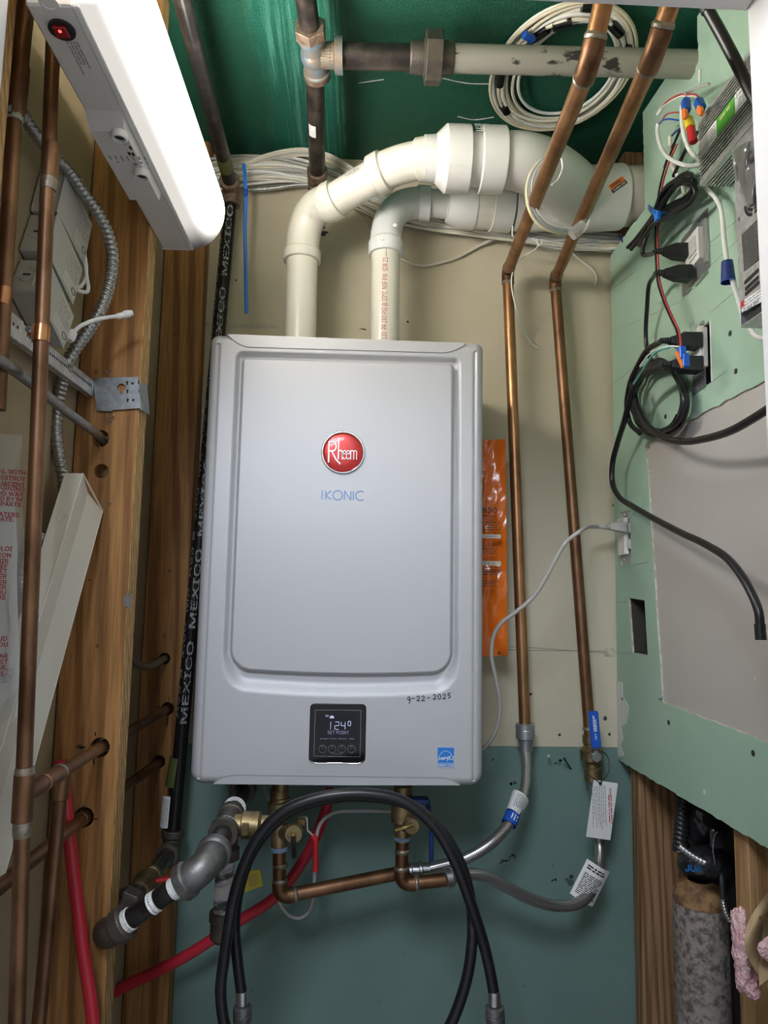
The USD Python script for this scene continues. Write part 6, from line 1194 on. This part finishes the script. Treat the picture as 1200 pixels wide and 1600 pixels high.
# ================================================================== INSIDE THE RIGHT WALL
t = Thing('soil_pipe', 'mottled grey cast pipe with a rusty shoulder, standing between the two bare studs', 'pipe')
pa = at(1104, 1396, -.27); xx = pa[0]
px0, px1 = at(1070, 1450, -.27)[0], at(1152, 1450, -.27)[0]; rr_x = (px1-px0)/2; ctr = A([(px0+px1)/2, -.235, 0]); ztp = at(1100, 1392, -.27)[2]
prof = [(0, .046), (ztp-.05, .046), (ztp-.02, .044), (ztp-.006, .036), (ztp+.004, .020)]
Pz = [ctr+EZ*z for z, _ in prof]; mS = lathe(ctr, ctr+EZ*(ztp+.01), prof, 36); mS = trimesh.Trimesh(mS.vertices, mS.faces); mS.vertices[:, 0] = ctr[0]+(mS.vertices[:, 0]-ctr[0])*rr_x/.046*.98
t.part('barrel', mS, 'mottled'); top_ = lathe(ctr+EZ*(ztp-.030), ctr+EZ*(ztp+.02), [(0, .0455), (.012, .0445), (.024, .0375), (.034, .0215)], 36); top_.vertices[:, 0] = ctr[0]+(top_.vertices[:, 0]-ctr[0])*rr_x/.046; t.part('shoulder', top_, 'rust_top', label='rust-brown shoulder'); t.done()
t = Thing('recessed_lamp_can', 'dark plastic-wrapped can above the mottled pipe with blue lettering', 'can')
cb_ = at(1100, 1362, -.25); t.part('can', blob(cb_+A([.02, .03, 0]), (.050, .035, .028), 2, .18, 25, 4), 'bag_dark'); t.part('wrap', blob(at(1105, 1290, -.22)+A([.02, .04, .01]), (.045, .035, .055), 4, .35, 22, 4), 'bag_dark', label='crumpled dark plastic wrap')
t.part('lettering', text('JUNO', .0095, at(1089, 1357, -.285), nrm(A([1, -.15, .0])), EZ, .0004, bold=True, width=.036), 'energy_blue', smooth=False, label='blue lettering'); t.done()
t = Thing('black_conduit', 'black corrugated conduit behind the board, above the mottled pipe', 'conduit')
cp_ = resample(spl([at(1068, 1225, -.19), at(1067, 1260, -.19), at(1064, 1300, -.19), at(1062, 1330, -.19)], 10), .001); t.part('sheath', tube(cp_, .0105, 16, rf=spiral(.008, .0025)), 'black_soft', smooth=50); t.done()
t = Thing('flexible_conduit', 'short bright spiral conduit entering a black fitting inside the right-hand stud bay', 'conduit')
cp_ = resample(spl([at(1062, 1322, -.285), at(1076, 1333, -.295), at(1092, 1343, -.305), at(1106, 1350, -.315)], 10), .0007); t.part('sheath', tube(cp_, .0046, 14, rf=spiral(.0055, .0012)), 'steel_bright', smooth=50)
f0 = at(1108, 1353, -.315); t.part('fitting', lathe(f0+A([-.006, 0, .004]), f0+A([.020, -.004, -.006]), [(0, .011), (.002, .0135), (.018, .0135), (.022, .010)], 20), 'black', label='round black fitting')
t.part('cord', wire([f0+A([.018, 0, .0]), at(1128, 1375, -.33), at(1130, 1400, -.335), at(1136, 1430, -.34)], .0042, 10), 'black'); cp_ = resample(spl([at(1129, 1405, -.345), at(1134, 1425, -.348), at(1142, 1440, -.35)], 8), .0007); t.part('sheath', tube(cp_, .0034, 12, rf=spiral(.0042, .0009)), 'steel_bright', smooth=50)
t.part('bead_chain', cat(*[trimesh.creation.icosphere(1, .0011).apply_translation(p) for p in resample(spl([at(1117, 1350, -.33), at(1114, 1325, -.33), at(1117, 1305, -.33), at(1121, 1300, -.33)], 8), .0028)]), 'steel', kind='stuff'); t.part('clamp', fbox(at(1121, 1310, -.32), EX, EZ, EY, .020, .030, .012, .003), 'black_soft'); t.done()
t = Thing('insulation_batt', 'torn pink fibreglass insulation with tan kraft paper poking out of the wall', 'insulation')
ic = at(1185, 1475, -.62)
def kr(u, v):
    a = -2.3+u*3.6; R_ = 1-.25*v; px = 1198+38*R_*math.cos(a+math.pi)*1.0+12*v; py = 1470+74*R_*math.sin(a+.2)*(.9); Y = -.60+.06*v+.012*math.sin(5*u+3*v); return at(px, py, Y)
def kp_(u, v): # paper lip seen edge-on
    py = 1395+150*v; bulge = math.sin(math.pi*min(1, v*1.02)); px = 1199-36*bulge+u*60; Y = -.625+.05*u+.006*math.sin(9*v+4*u)-.012*math.sin(u*6); return at(px, py, Y)
m = blob(at(1159, 1488, -.575), (.009, .016, .046), 6, .55, 60, 5); t.part('fibreglass', m, 'pink', label='pink fibreglass fluff'); m = blob(at(1156, 1458, -.575), (.008, .014, .022), 7, .6, 70, 4); t.part('fibreglass', m, 'pink'); m = blob(at(1172, 1530, -.575), (.010, .014, .018), 8, .6, 70, 4); t.part('fibreglass', m, 'pink')
t.part('kraft_paper', sheetxy(18, 30, kp_), 'kraft', smooth=True, label='tan kraft paper facing'); t.part('kraft_paper', sheetxy(14, 24, lambda u, v: at(1186+u*45, 1432+110*v-14*math.sin(math.pi*u)*v, -.63+.02*math.sin(4*v)+.02*u)), 'kraft', smooth=True)
t.part('fibreglass', blob(at(1204, 1485, -.645), (.014, .008, .014), 11, .5, 60, 4), 'pink'); t.done()
